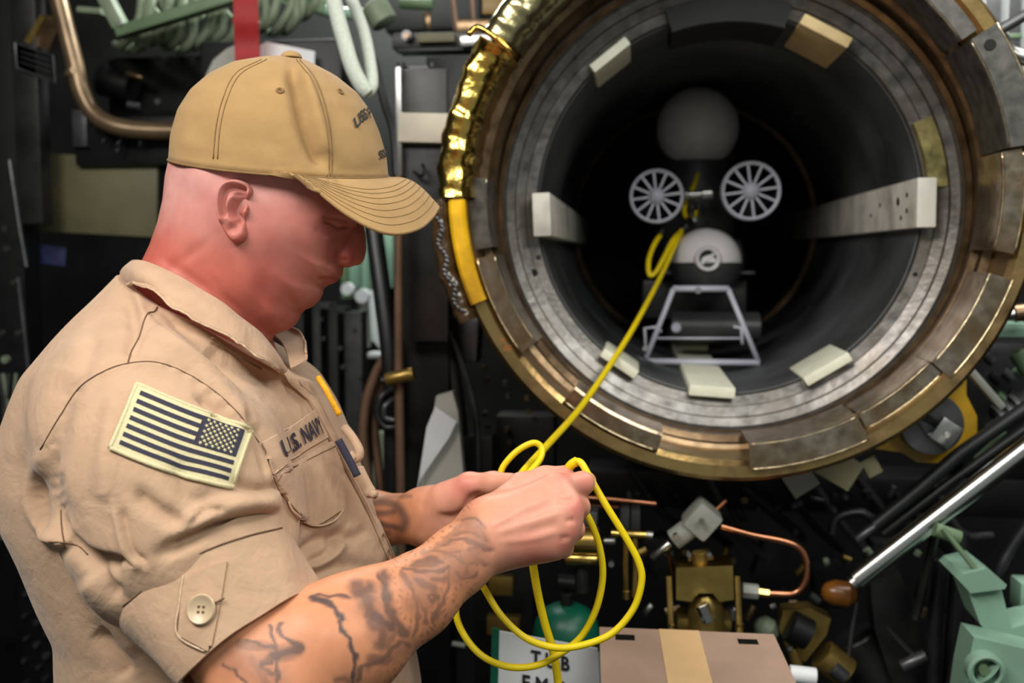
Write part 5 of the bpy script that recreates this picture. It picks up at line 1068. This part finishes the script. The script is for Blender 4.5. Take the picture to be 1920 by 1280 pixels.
G_ = np.array([[PY(438 + 46 * u + 4 * v, -6 + 140 * v + 4 * math.sin(6 * v), 1.75 - 0.006 * math.sin(7 * v)) for u in (0, .33, .66, 1)] for v in np.linspace(0, 1, 16)]); mesh('webbing', *slab_vf(G_, np.tile(np.array([0, -1.0, 0]), G_.shape[:2] + (1,)), 0.003), M['red'], t, auto=40)
poly('webbing_fold', [(434, 40), (450, 16), (470, 22), (486, 42)], 1.742, 0.008, 'red', t)
one(poly('paper_sheet', [(488, 84), (500, 78), (590, 96), (588, 170), (488, 170)], 1.80, 0.002, 'paper'), 'white paper sheet sticking out behind the cap button', 'paper')
one(poly('plastic_sheet', [(386, 140), (400, 112), (424, 92), (440, 84), (442, 180), (390, 180)], 1.82, 0.002, 'tagg'), 'grey sheet edge showing left of the red strap', 'sheet')
t = T_('braided_hose', 'white braided hose hanging in a tight loop above the cap', 'hose', 670, 90, 1.45)
tb('hose_front', [(618, -40, 1.42), (630, 20, 1.42), (645, 75, 1.42), (660, 125, 1.42), (678, 160, 1.425), (688, 172, 1.43)], 15, 'hosewhite', t, 14)
tb('hose_back', [(688, 172, 1.43), (697, 158, 1.445), (694, 120, 1.46), (682, 60, 1.47), (660, 0, 1.48), (645, -40, 1.48)], 12, 'hosewhite', t, 14)
cy('hose_tie', (640, 52), (650, 84), 0.1, 'hosewhite', t, 1.42)
t = T_('green_fitting', 'pale green round fitting right of the braided hose', 'fitting', 715, 30, 1.9)
cy('fitting_body', (700, 8), (722, 44), 26, 'hosegreen', t, 1.9); tb('fitting_arm', [(612, 20, 1.92), (660, 26, 1.92), (705, 28, 1.92)], 11, 'green', t, 10)

# ---- upper middle gear
t = T_('bracket_assembly', 'dark bracket arm with olive plate and silver block above the stanchion', 'bracket', 850, 75, 1.75)
bx('arm', 735, 56, 960, 92, 1.78, 0.05, 'dark', t); bx('olive_plate', 782, 60, 852, 80, 1.765, 0.012, 'olive', t); bx('silver_block', 862, 62, 940, 86, 1.755, 0.03, 'steel', t, 0.004, -3); bx('block_end', 940, 62, 956, 86, 1.77, 0.03, 'gun', t)
bx('lower_bar', 745, 86, 950, 98, 1.77, 0.04, 'dark', t); dk('arm_bolt', 762, 66, 1.765, 10, 'gun', t, 0.01); dk('bolt_core', 762, 66, 1.758, 5, 'brownmet', t, 0.006)
for x in (752, 810): cy('foot_bolt', (x, 118), (x, 128), 8, 'dark', t, 1.76)
bx('foot_plate', 740, 122, 820, 132, 1.77, 0.04, 'gun', t)
one(bx('yellow_plate', 904, -6, 944, 27, 1.9, 0.012, 'yelbr'), 'small yellow square plate at the top edge above the bracket', 'plate')
t = T_('ceiling_gear', 'dark pipes and blocks under the ceiling left of the tube', 'pipework', 840, 30, 2.1)
bx('gear_block', 720, -40, 900, 60, 2.2, 0.2, 'black', t, 0.01); cy('green_cap', (750, 4), (812, 8), 12, 'greend', t, 2.05); tb('purple_rod', [(846, -20, 2.05), (852, 20, 2.05), (856, 58, 2.05)], 5, 'brownp', t, 8); tb('thin_rod', [(884, -20, 2.05), (888, 40, 2.05)], 4, 'brownp', t, 8); bx('brown_block', 855, 34, 945, 60, 2.0, 0.05, 'brownmet', t); cy('stub', (800, 24), (803, 56), 7, 'brownmet', t, 2.0); dk('small_flange', 955, 16, 2.0, 10, 'gun', t); bx('dark_panel', 800, 100, 985, 330, 2.1, 0.05, 'black', t)

# ---- stanchion left of the tube
t = T_('stanchion', 'dark steel stanchion plate with bright edge and cream tape band', 'post', 780, 600, 1.55)
bx('plate', 750, 128, 838, 640, 1.56, 0.012, 'dark', t); bx('bright_edge', 742, 124, 752, 330, 1.545, 0.03, 'steel', t); bx('tape_band', 745, 210, 842, 268, 1.54, 0.045, 'tape', t, 0.004, 2); bx('post_core', 760, 330, 840, 1500, 1.60, 0.06, 'black', t); tb('hook', [(776, 322, 1.55), (790, 330, 1.54), (796, 318, 1.54), (792, 308, 1.545)], 3, 'black', t, 6)
t = T_('brown_pipe', 'vertical brown pipe beside the stanchion with a tan clamp', 'pipe', 748, 700, 1.52)
tb('pipe_run', [(748, 330, 1.52), (748, 700, 1.52), (752, 950, 1.52), (756, 1400, 1.52)], 9, 'brownp', t, 14, 0); cy('clamp', (724, 712), (776, 700), 13, 'brassdull', t, 1.50); cy('clamp_screw', (716, 714), (726, 712), 7, 'dark', t, 1.50)
t = T_('black_hose', 'thick black hose slanting down behind the nose and brim', 'hose', 715, 560, 1.6); tb('hose_run', [(688, 330, 1.62), (702, 440, 1.6), (718, 560, 1.58), (732, 680, 1.57), (736, 800, 1.58), (735, 1000, 1.6)], 17, 'rubber', t, 14)
tb('thin_line', [(700, 110, 1.7), (720, 190, 1.68), (738, 250, 1.66), (744, 330, 1.64)], 8, 'dark', t, 10)
t = T_('hose_loops', 'grey-brown hoses looping down beside the brown pipe', 'hose', 700, 780, 1.6)
tb('loop_hose', [(728, 660, 1.6), (705, 700, 1.6), (686, 760, 1.6), (682, 840, 1.6), (695, 930, 1.6), (705, 1050, 1.6)], 10, 'brownp', t, 10); tb('loop_hose', [(735, 690, 1.62), (712, 730, 1.62), (702, 800, 1.62), (712, 900, 1.62), (720, 1040, 1.62)], 9, 'brownp', t, 10)
tb('black_loop', [(735, 730, 1.56), (715, 745, 1.55), (708, 775, 1.55), (722, 800, 1.55), (745, 800, 1.55)], 8, 'rubber', t, 10); tb('black_loop', [(738, 748, 1.55), (722, 762, 1.54), (722, 782, 1.54), (740, 788, 1.54)], 7, 'gun', t, 10)
one(bx('green_locker_panel', 716, 812, 742, 2400, 1.7, 0.03, 'hosegreen'), 'narrow green strip panel between the hoses and the brown pipe', 'panel'); one(bx('grey_conduit', 758, 748, 800, 1200, 1.66, 0.04, 'gun'), 'grey conduit box right of the brown pipe', 'conduit')
# bright passage seen beyond the face
t = T_('far_passage', 'bright green passage panel far behind the face', 'panel', 690, 520, 2.5)
bx('green_panel', 655, 380, 735, 540, 2.55, 0.21, 'green', t); bx('green_panel_low', 640, 480, 700, 560, 2.6, 0.16, 'greend', t); tb('pale_conduit', [(682, 400, 2.5), (684, 560, 2.5), (690, 640, 2.5)], 9, 'green', t, 10, 0); tb('pale_conduit', [(708, 400, 2.5), (714, 470, 2.5), (724, 540, 2.5)], 9, 'green', t, 10, 0)
t = T_('white_bag', 'white plastic bag and papers hanging in the far passage', 'bag', 700, 580, 2.4)
poly('bag_sheet', [(690, 545), (716, 538), (728, 640), (718, 660), (692, 630)], 2.50, 0.049, 'white', t); dk('white_knob', 650, 542, 2.40, 12, 'white', t, 0.02); dk('white_knob', 678, 555, 2.40, 14, 'white', t, 0.02); bx('white_shelf', 688, 662, 724, 672, 2.38, 0.05, 'white', t)
cy('grey_bottle', (680, 560), (684, 650), 12, 'tagg', t, 2.42)
t = T_('dark_lockers', 'dark mottled locker fronts behind the chest', 'locker', 640, 720, 2.2)
for k in range(4): bx('locker_front', 560 + k * 30, 560 + k * 8, 588 + k * 30, 2000, 2.2, 0.05, 'dark' if k % 2 else 'black', t)
for k in range(10): dk('locker_bolt', 600 + (k * 37) % 90, 600 + (k * 53) % 230, 2.19, 4, 'gun', t, 0.01, 8)
t = T_('folded_paper', 'folded white paper and grey bag hanging left of the tube', 'paper', 830, 830, 1.5)
poly('grey_bag', [(818, 742), (848, 734), (858, 770), (872, 930), (870, 1010), (775, 1010), (790, 900)], 1.52, 0.02, 'bag', t); poly('white_fold', [(816, 762), (856, 790), (842, 820), (788, 898), (780, 930), (800, 800)], 1.508, 0.004, 'paper', t)
t = T_('dark_hose_arc', 'dark hoses arching down at the lower left of the tube', 'hose', 880, 720, 1.62)
tb('arc_hose', [(842, 620, 1.6), (866, 680, 1.6), (884, 740, 1.6), (894, 800, 1.6), (896, 900, 1.6)], 6, 'gun', t, 8); tb('arc_hose', [(840, 650, 1.62), (852, 720, 1.62), (862, 800, 1.62), (872, 920, 1.62)], 15, 'dark', t, 10)
t = T_('grey_boxes', 'dark grey junction boxes under the tube\'s left side', 'box', 880, 850, 1.6)
bx('junction_box', 838, 595, 896, 680, 1.66, 0.06, 'gun', t, 0.006, 4); bx('junction_box', 866, 818, 924, 930, 1.6, 0.05, 'dark', t, 0.006); bx('junction_box', 930, 780, 1040, 900, 1.75, 0.06, 'dark', t, 0.006)
for k in range(12): dk('box_screw', 905 + (k * 41) % 120, 690 + (k * 29) % 150, 1.73, 5, ('brownmet', 'gun')[k % 2], t, 0.02, 8)

# ---- upper right: ladder rails and lever
t = T_('locker_rails', 'bright white vertical locker rails at the top right corner', 'locker', 1880, 100, 2.1)
for x, w in ((1795, 14), (1842, 16), (1886, 15), (1925, 16)): bx('rail', x - w / 2, -60, x + w / 2, 330, 2.1, 0.04, 'strip', t, 0.004)
bx('back_panel', 1770, -60, 1990, 360, 2.2, 0.03, 'dark', t)
for y in (60, 132): bx('cross_slat', 1850, y, 1990, y + 12, 2.13, 0.02, 'greend', t)
t = T_('lever_arm', 'steel lever arm with knuckle beside the ring at the top right', 'lever', 1880, 80, 1.55)
cy('knuckle', (1852, 62), (1880, 88), 20, 'gun', t, 1.55); tb('upper_arm', [(1868, 60, 1.54), (1930, 24, 1.54)], 10, 'gun', t, 10, 0); tb('lower_arm', [(1878, 84, 1.54), (1898, 100, 1.54), (1930, 112, 1.54)], 13, 'steel', t, 10); cy('pin', (1900, 166), (1935, 162), 8, 'chrome', t, 1.53); cy('hinge', (1908, 182), (1935, 180), 13, 'rubber', t, 1.54)

# ---- right of the ring
t = T_('green_pads', 'pale green pads in shadow at the right edge', 'fitting', 1890, 625, 1.7)
bx('pad', 1862, 604, 1935, 634, 1.7, 0.04, 'green', t, 0.01); cy('copper_stub', (1900, 588), (1940, 582), 16, 'brownmet', t, 1.66); cy('nut', (1888, 590), (1900, 588), 9, 'steel', t, 1.65); cy('green_lug', (1905, 660), (1930, 700), 14, 'greend', t, 1.72); bx('dark_block', 1800, 640, 1990, 900, 1.85, 0.1, 'black', t, 0.02)
for k in range(7): cy('shadow_fitting', (1845 + k * 12, 665 + (k * 37) % 80), (1862 + k * 12, 680 + (k * 37) % 80), 9, ('gun', 'dark', 'greend')[k % 3], t, 1.8)
t = T_('yellow_bracket', 'yellow painted bracket with round grey latch disc under the ring', 'bracket', 1760, 850, 1.5)
poly('bracket_plate', [(1796, 686), (1812, 684), (1812, 740), (1832, 780), (1832, 815), (1805, 850), (1770, 868), (1720, 866), (1690, 848), (1620, 838), (1600, 800), (1680, 780)], 1.48, 0.025, 'yelbr', t)
dk('bracket_hole', 1798, 716, 1.477, 8, 'brownmet', t, 0.006); dk('bracket_hole', 1655, 826, 1.477, 8, 'brownmet', t, 0.006); dk('latch_disc', 1749, 796, 1.455, 57, 'gun', t, 0.03, 40)
o = bx('latch_handle', 1752, 790, 1800, 836, 1.44, 0.02, 'steel', t, 0.003, 33); dk('latch_pin', 1776, 815, 1.437, 5, 'chrome', t, 0.006, 12); bx('latch_slot', 1722, 778, 1758, 792, 1.453, 0.006, 'black', t, 0.001, 28); bx('latch_block', 1708, 752, 1756, 772, 1.447, 0.012, 'gun', t, 0.003, 28); tb('latch_line', [(1723, 790, 1.452), (1742, 818, 1.452)], 2, 'steel', t, 6, 0)
one(beam('tan_strut', (1816, 692), (1878, 764), 14, 1.5, 'tagg', None, 0.02), 'tan flat strut right of the yellow bracket', 'strut')
t = T_('hose_clamps', 'dark hose fittings with bright clamps above the steel rod', 'fitting', 1890, 780, 1.55); cy('fitting', (1868, 790), (1930, 750), 22, 'dark', t, 1.56)
for k in range(3): cy('clamp', (1872 + k * 16, 784 - k * 10), (1880 + k * 16, 779 - k * 10), 25, 'gun', t, 1.56)
cy('eye_bolt', (1850, 806), (1876, 790), 10, 'steel', t, 1.52); tb('thin_rail', [(1828, 860, 1.53), (1885, 808, 1.53)], 4, 'greend', t, 8, 0)
tg = 'labels under the ring'
one(bx('label_tag', 1474, 880, 1530, 924, 1.49, 0.003, 'tagg', None, 0.001, -35), 'small grey square label under the ring', 'label')
one(bx('label_tag', 1536, 850, 1612, 906, 1.50, 0.003, 'tag', None, 0.001, 30), 'larger cream label stuck beneath the ring', 'label')
one(bx('label_tag', 1620, 858, 1650, 892, 1.51, 0.003, 'tag', None, 0.001, -30), 'narrow cream label left of the yellow bracket', 'label')
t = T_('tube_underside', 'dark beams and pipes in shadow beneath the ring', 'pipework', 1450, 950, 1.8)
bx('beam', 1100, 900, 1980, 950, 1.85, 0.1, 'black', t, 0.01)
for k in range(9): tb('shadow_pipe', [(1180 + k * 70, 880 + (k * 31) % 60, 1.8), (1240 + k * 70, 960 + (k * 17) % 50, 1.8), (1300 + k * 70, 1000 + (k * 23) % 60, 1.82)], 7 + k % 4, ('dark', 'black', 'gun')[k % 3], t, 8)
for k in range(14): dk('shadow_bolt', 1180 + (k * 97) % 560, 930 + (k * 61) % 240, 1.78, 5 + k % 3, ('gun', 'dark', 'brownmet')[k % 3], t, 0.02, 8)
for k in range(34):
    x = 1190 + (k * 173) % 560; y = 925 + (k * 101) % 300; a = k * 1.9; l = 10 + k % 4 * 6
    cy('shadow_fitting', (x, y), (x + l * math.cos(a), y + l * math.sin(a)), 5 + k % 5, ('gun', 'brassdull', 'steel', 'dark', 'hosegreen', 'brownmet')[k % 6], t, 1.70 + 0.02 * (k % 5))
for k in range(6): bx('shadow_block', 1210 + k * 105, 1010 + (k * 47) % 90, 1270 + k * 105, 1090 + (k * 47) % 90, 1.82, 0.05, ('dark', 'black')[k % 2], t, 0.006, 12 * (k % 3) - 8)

# ---- right lower: rod, hoses, green bracket
t = T_('steel_rod', 'polished steel actuator rod slanting up to the right edge', 'rod', 1750, 970, 1.35)
tb('rod', [(1606, 1086, 1.36), (1990, 788, 1.34)], 19, 'chrome', t, 24, 0); tb('rod_tip', [(1598, 1094, 1.36), (1612, 1082, 1.36)], 14, 'steel', t, 16, 0)
t = T_('hydraulic_hoses', 'black hydraulic hoses running parallel above the steel rod', 'hose', 1700, 930, 1.45)
tb('hose', [(1640, 985, 1.46), (1720, 920, 1.46), (1800, 850, 1.46), (1930, 760, 1.46)], 13, 'rubber', t, 12, 0); tb('hose', [(1655, 1000, 1.47), (1780, 905, 1.47), (1940, 790, 1.47)], 9, 'dark', t, 12, 0); cy('hose_end', (1606, 1012), (1640, 986), 8, 'gun', t, 1.45); tb('loop', [(1560, 1000, 1.5), (1570, 970, 1.5), (1610, 960, 1.5), (1640, 975, 1.5)], 9, 'rubber', t, 10)
t = T_('vertical_hoses', 'black hoses dropping below the steel rod at lower right', 'hose', 1760, 1150, 1.42)
tb('hose', [(1765, 1050, 1.42), (1756, 1130, 1.42), (1752, 1230, 1.42), (1750, 1420, 1.42)], 13, 'rubber', t, 12); tb('hose', [(1800, 1000, 1.45), (1795, 1120, 1.45), (1785, 1250, 1.45), (1780, 1420, 1.45)], 16, 'rubber', t, 12); tb('hose', [(1930, 980, 1.43), (1895, 1030, 1.43), (1870, 1080, 1.43), (1830, 1180, 1.45), (1790, 1300, 1.45)], 12, 'rubber', t, 12); tb('hose', [(1830, 1180, 1.4), (1790, 1240, 1.4), (1775, 1320, 1.4)], 7, 'dark', t, 10)
t = T_('green_bracket', 'seafoam green welded bracket with flared top at lower right', 'bracket', 1850, 1150, 1.3)
poly('bracket_body', [(1812, 1100), (1876, 1096), (1896, 1178), (1934, 1168), (1990, 1160), (1990, 1220), (1920, 1214), (1868, 1206), (1838, 1170)], 1.30, 0.06, 'green', t); poly('flared_cap', [(1796, 1086), (1806, 1076), (1850, 1066), (1888, 1096), (1884, 1104), (1820, 1112)], 1.285, 0.08, 'green', t); tb('brace_rod', [(1768, 990, 1.31), (1848, 1092, 1.29)], 5, 'greend', t, 8, 0); cy('brace_head', (1752, 992), (1800, 1008), 13, 'greend', t, 1.32); tb('rear_brace', [(1754, 1000, 1.36), (1722, 1140, 1.40), (1716, 1160, 1.40)], 9, 'dark', t, 8, 0)
t = T_('green_flange', 'seafoam green flange plate with a ringed boss in the bottom right corner', 'flange', 1870, 1270, 1.25)
poly('flange_plate', [(1826, 1194), (1990, 1232), (1990, 1420), (1790, 1420), (1812, 1260)], 1.25, 0.05, 'green', t)
cy('outer_boss', (1847, 1256), (1847.5, 1256.5), 32, 'green', t, 1.245); mesh('boss_ring', *lathe_vf([(0.022, 0.01), (0.022, -0.006), (0.018, -0.008), (0.015, -0.006), (0.015, 0.01)], PY(1847, 1256, 1.24), (0, 1, 0), 32), M['green'], t, auto=40); dk('boss_core', 1847, 1258, 1.232, 10, 'greend', t, 0.01)
one(bx('green_edge_panel', 1912, 1096, 1990, 1150, 1.38, 0.04, 'green'), 'small seafoam panel cut by the right edge', 'panel')
t = T_('link_arm', 'grey link arm and lower cylinder beneath the rod end', 'arm', 1660, 1180, 1.42)
poly('arm_plate', [(1632, 1090), (1686, 1070), (1730, 1180), (1760, 1300), (1680, 1300), (1640, 1180)], 1.46, 0.04, 'dark', t); tb('edge_rod', [(1664, 1176, 1.43), (1710, 1226, 1.43)], 5, 'steel', t, 8, 0); tb('thin_cable', [(1606, 1130, 1.42), (1596, 1190, 1.42), (1588, 1260, 1.42)], 4, 'gun', t, 8); cy('clevis', (1690, 1250), (1736, 1228), 12, 'gun', t, 1.42); cy('cylinder', (1600, 1190), (1660, 1300), 42, 'dark', t, 1.5)
one(cy('amber_knob', (1540, 1108), (1606, 1116), 24, 'orange', None, 1.4, prof=[(0, .3), (.1, .7), (.35, 1), (.75, 1), (.95, .6), (1, .3)]), 'amber knob at the lower end of the steel rod', 'knob')
t = T_('brass_housing', 'brass and glass gauge housing below the copper bend', 'gauge', 1510, 1190, 1.4)
poly('housing_plate', [(1468, 1144), (1520, 1140), (1558, 1160), (1550, 1190), (1510, 1240), (1480, 1230), (1462, 1180)], 1.42, 0.03, 'brassdull', t); cy('lens', (1480, 1172), (1516, 1190), 30, 'black', t, 1.405); cy('stem', (1486, 1215), (1496, 1250), 10, 'brassdull', t, 1.41); dk('glint_screw', 1482, 1216, 1.40, 5, 'steel', t, 0.006, 10)
t = T_('olive_valves', 'olive round valve bodies at the bottom right of the board', 'valve', 1540, 1250, 1.4)
cy('valve_body', (1540, 1225), (1586, 1262), 30, 'brassdull', t, 1.42); cy('valve_nut', (1560, 1250), (1584, 1270), 14, 'gun', t, 1.40); cy('small_body', (1418, 1165), (1456, 1190), 22, 'hosegreen', t, 1.44, prof=[(0, .4), (.2, .9), (.6, 1), (1, .5)]); cy('white_end', (1480, 1262), (1530, 1268), 16, 'white', t, 1.3)

# ---- centre bottom: brass valve, copper line, T handle, green bottle, sign, board
t = T_('brass_valve', 'dull brass valve block on two rods behind the brown board', 'valve', 1320, 1130, 1.35)
poly('yoke', [(1268, 1064), (1374, 1060), (1376, 1124), (1350, 1128), (1336, 1112), (1310, 1112), (1296, 1128), (1268, 1124)], 1.33, 0.05, 'brass', t); cy('top_stem', (1312, 1034), (1313, 1064), 14, 'brassdull', t, 1.35); cy('bonnet', (1290, 1062), (1338, 1062), 22, 'brassdull', t, 1.37); cy('barrel', (1322, 1110), (1325, 1190), 34, 'brassdull', t, 1.36, prof=[(0, .7), (.2, 1), (.7, 1), (1, 1.2)])
bx('lower_yoke', 1268, 1162, 1374, 1186, 1.36, 0.05, 'brassdull', t, 0.008); cy('hex_nut', (1316, 1132), (1330, 1164), 13, 'steel', t, 1.31, n=6); dk('nut_face', 1324, 1158, 1.305, 9, 'chrome', t, 0.01, 12)
for x in (1258, 1386): tb('rod', [(x - 4, 1080, 1.34), (x, 1170, 1.32), (x + 4, 1240, 1.30)], 6, 'brassdull', t, 8, 0); cy('rod_collar', (x, 1168), (x + 1, 1182), 8, 'brass', t, 1.32)
for x in (1292, 1330): dk('bolt_head', x, 1040, 1.34, 5, 'steel', t, 0.01, 8)
t = T_('copper_line', 'copper tube bending round from the tan valve to the brass valve', 'pipe', 1480, 1050, 1.38)
tb('tube', [(1352, 986, 1.38), (1410, 1002, 1.38), (1470, 1014, 1.38), (1500, 1028, 1.38), (1513, 1058, 1.38), (1508, 1092, 1.38), (1488, 1112, 1.38), (1440, 1112, 1.38)], 6.5, 'copper', t, 12); cy('brass_nut', (1420, 1109), (1442, 1112), 9, 'brass', t, 1.38, n=6); cy('steel_union', (1392, 1106), (1422, 1109), 14, 'tagg', t, 1.38, n=6); tb('branch', [(1338, 960, 1.4), (1362, 938, 1.4)], 5, 'copper', t, 8, 0); tb('drop_tube', [(1252, 1035, 1.4), (1262, 1075, 1.4)], 5, 'copper', t, 8, 0)
t = T_('tan_valve', 'tan square valve head with steel stem under the ring', 'valve', 1310, 985, 1.37)
o = bx('head', 1290, 952, 1346, 1008, 1.36, 0.05, 'tagg', t, 0.006, 40); cy('neck', (1262, 1012), (1300, 985), 20, 'tagg', t, 1.38); cy('stem', (1222, 1046), (1256, 1018), 8, 'steel', t, 1.36); dk('head_pin', 1316, 978, 1.345, 6, 'steel', t, 0.006, 10); dk('stem_nut', 1268, 1008, 1.35, 7, 'chrome', t, 0.01, 10)
t = T_('copper_manifold', 'pair of copper tubes and grey clamp blocks right of the hands', 'pipe', 1150, 945, 1.4)
tb('tube', [(1060, 930, 1.4), (1150, 936, 1.4), (1230, 944, 1.4)], 6, 'copper', t, 10, 0); tb('tube', [(1060, 944, 1.42), (1160, 950, 1.42)], 6, 'copper', t, 10, 0)
for x in (1172, 1192): bx('clamp_block', x - 10, 945, x + 9, 1000, 1.41, 0.03, 'gun', t, 0.003)
t = T_('brass_cylinder', 'bright brass cylinder just right of the near hand', 'cylinder', 1090, 1020, 1.3)
cy('barrel', (1056, 1012), (1124, 1014), 26, 'brass', t, 1.3); bx('grey_top', 1080, 960, 1120, 990, 1.32, 0.04, 'gun', t); cy('lower_band', (1060, 1046), (1120, 1048), 12, 'brass', t, 1.3); cy('neck', (1090, 1060), (1092, 1110), 14, 'dark', t, 1.32)
t = T_('t_handle', 'brass T handle with two hanging rods right of the brass cylinder', 'handle', 1180, 1050, 1.3)
cy('cross_bar', (1146, 999), (1222, 1004), 8, 'brass', t, 1.3); tb('hanging_rod', [(1174, 1006, 1.3), (1173, 1060, 1.3), (1174, 1112, 1.3)], 6, 'brass', t, 8, 0); tb('hanging_rod', [(1190, 1006, 1.3), (1192, 1060, 1.3), (1190, 1120, 1.3)], 5, 'brassdull', t, 8, 0); cy('rod_end', (1174, 1106), (1174, 1122), 8, 'brass', t, 1.3); cy('tip', (1212, 1003), (1224, 1004), 9, 'steel', t, 1.3); cy('small_pin', (1132, 1014), (1154, 1014), 7, 'steel', t, 1.32); dk('pin_end', 1146, 1058, 1.31, 6, 'steel', t, 0.01, 10)
t = T_('green_bottle', 'teal green gas bottle with domed shoulder behind the sign', 'bottle', 1060, 1250, 1.36)
mesh('bottle_body', *lathe_vf([(0, 0.0), (0.020, -0.002), (0.034, -0.010), (0.043, -0.024), (0.047, -0.045), (0.047, -0.36), (0.04, -0.38), (0, -0.38)], PY(1062, 1132, 1.36), (0, 0, 1), 32), M['teal'], t, auto=40); cy('bottle_neck', (1062, 1112), (1062, 1136), 12, 'dark', t, 1.36); cy('valve_gear', (1046, 1090), (1100, 1096), 16, 'black', t, 1.37)
t = T_('tube_sign', 'white sign with green edge and black lettering at the bottom centre', 'sign', 1030, 1260, 1.18)
poly('sign_plate', [(930, 1182), (1120, 1216), (1132, 1420), (928, 1420)], 1.18, 0.003, 'white', t); poly('green_edge', [(922, 1178), (936, 1182), (930, 1420), (916, 1420)], 1.178, 0.006, 'teal', t)
def sign_text(s, x0, y0, x1, y1, hpx, nm):
    V, F = text_vf(s); w = V[:, 0].max(); out = []
    for x, y, z in V: k = x / w; out.append(PY(x0 + (x1 - x0) * k, y0 + (y1 - y0) * k - hpx * y / 0.7, 1.1775))
    mesh(nm, out, F, M['ink'], t, smooth=False)
sign_text('T U B', 996, 1244, 1068, 1258, 26, 'lettering'); sign_text('E M O', 978, 1292, 1064, 1306, 28, 'lettering')
one(cy('silver_canister', (1118, 1208), (1122, 1420), 28, 'steel', None, 1.2), 'silver canister between the sign and the brown board', 'canister')
t = T_('brown_board', 'brown fibreboard panel with tan tape stripe and two slots at the bottom', 'board', 1310, 1270, 1.1)
def brd(name, u0, u1, v0, v1, m, lift, th, parent=t):
    A, B, Cc, D = np.array(PY(1124, 1192, 1.16)), np.array(PY(1450, 1206, 1.16)), np.array(PY(1506, 1330, 1.02)), np.array(PY(1128, 1330, 1.02))
    f = lambda u, v: (A * (1 - u) + B * u) * (1 - v) + (D * (1 - u) + Cc * u) * v; nn = np.cross(B - A, D - A); nn /= np.linalg.norm(nn); nn = nn if nn[2] > 0 else -nn
    G = [[f(u, v) + nn * lift for v in np.linspace(v0, v1, 6)] for u in np.linspace(u0, u1, 8)]; return mesh(name, *slab_vf(G, [[nn] * 6] * 8, th), M[m], parent, auto=30)
brd('board_panel', 0, 1, 0, 1, 'board', 0, 0.012); brd('tape_stripe', 0.345, 0.575, 0, 1, 'boardtape', 0.0121, 0.0006)
for u0, u1 in ((0.09, 0.20), (0.78, 0.89)):
    brd('slot', u0, u1, 0.11, 0.19, 'black', 0.0121, 0.0005)
t = T_('yellow_brackets', 'small yellow brackets in shadow left of the sign', 'bracket', 940, 1120, 1.5)
bx('bracket', 915, 1082, 962, 1116, 1.5, 0.02, 'brassdull', t); bx('bracket', 912, 1158, 975, 1190, 1.5, 0.02, 'brassdull', t); bx('mount', 890, 1060, 1000, 1420, 1.56, 0.04, 'black', t)
one(cy('pale_clip', (848, 1206), (872, 1210), 5, 'tagg', None, 1.5), 'small pale clip in the dark below the forearm', 'clip')
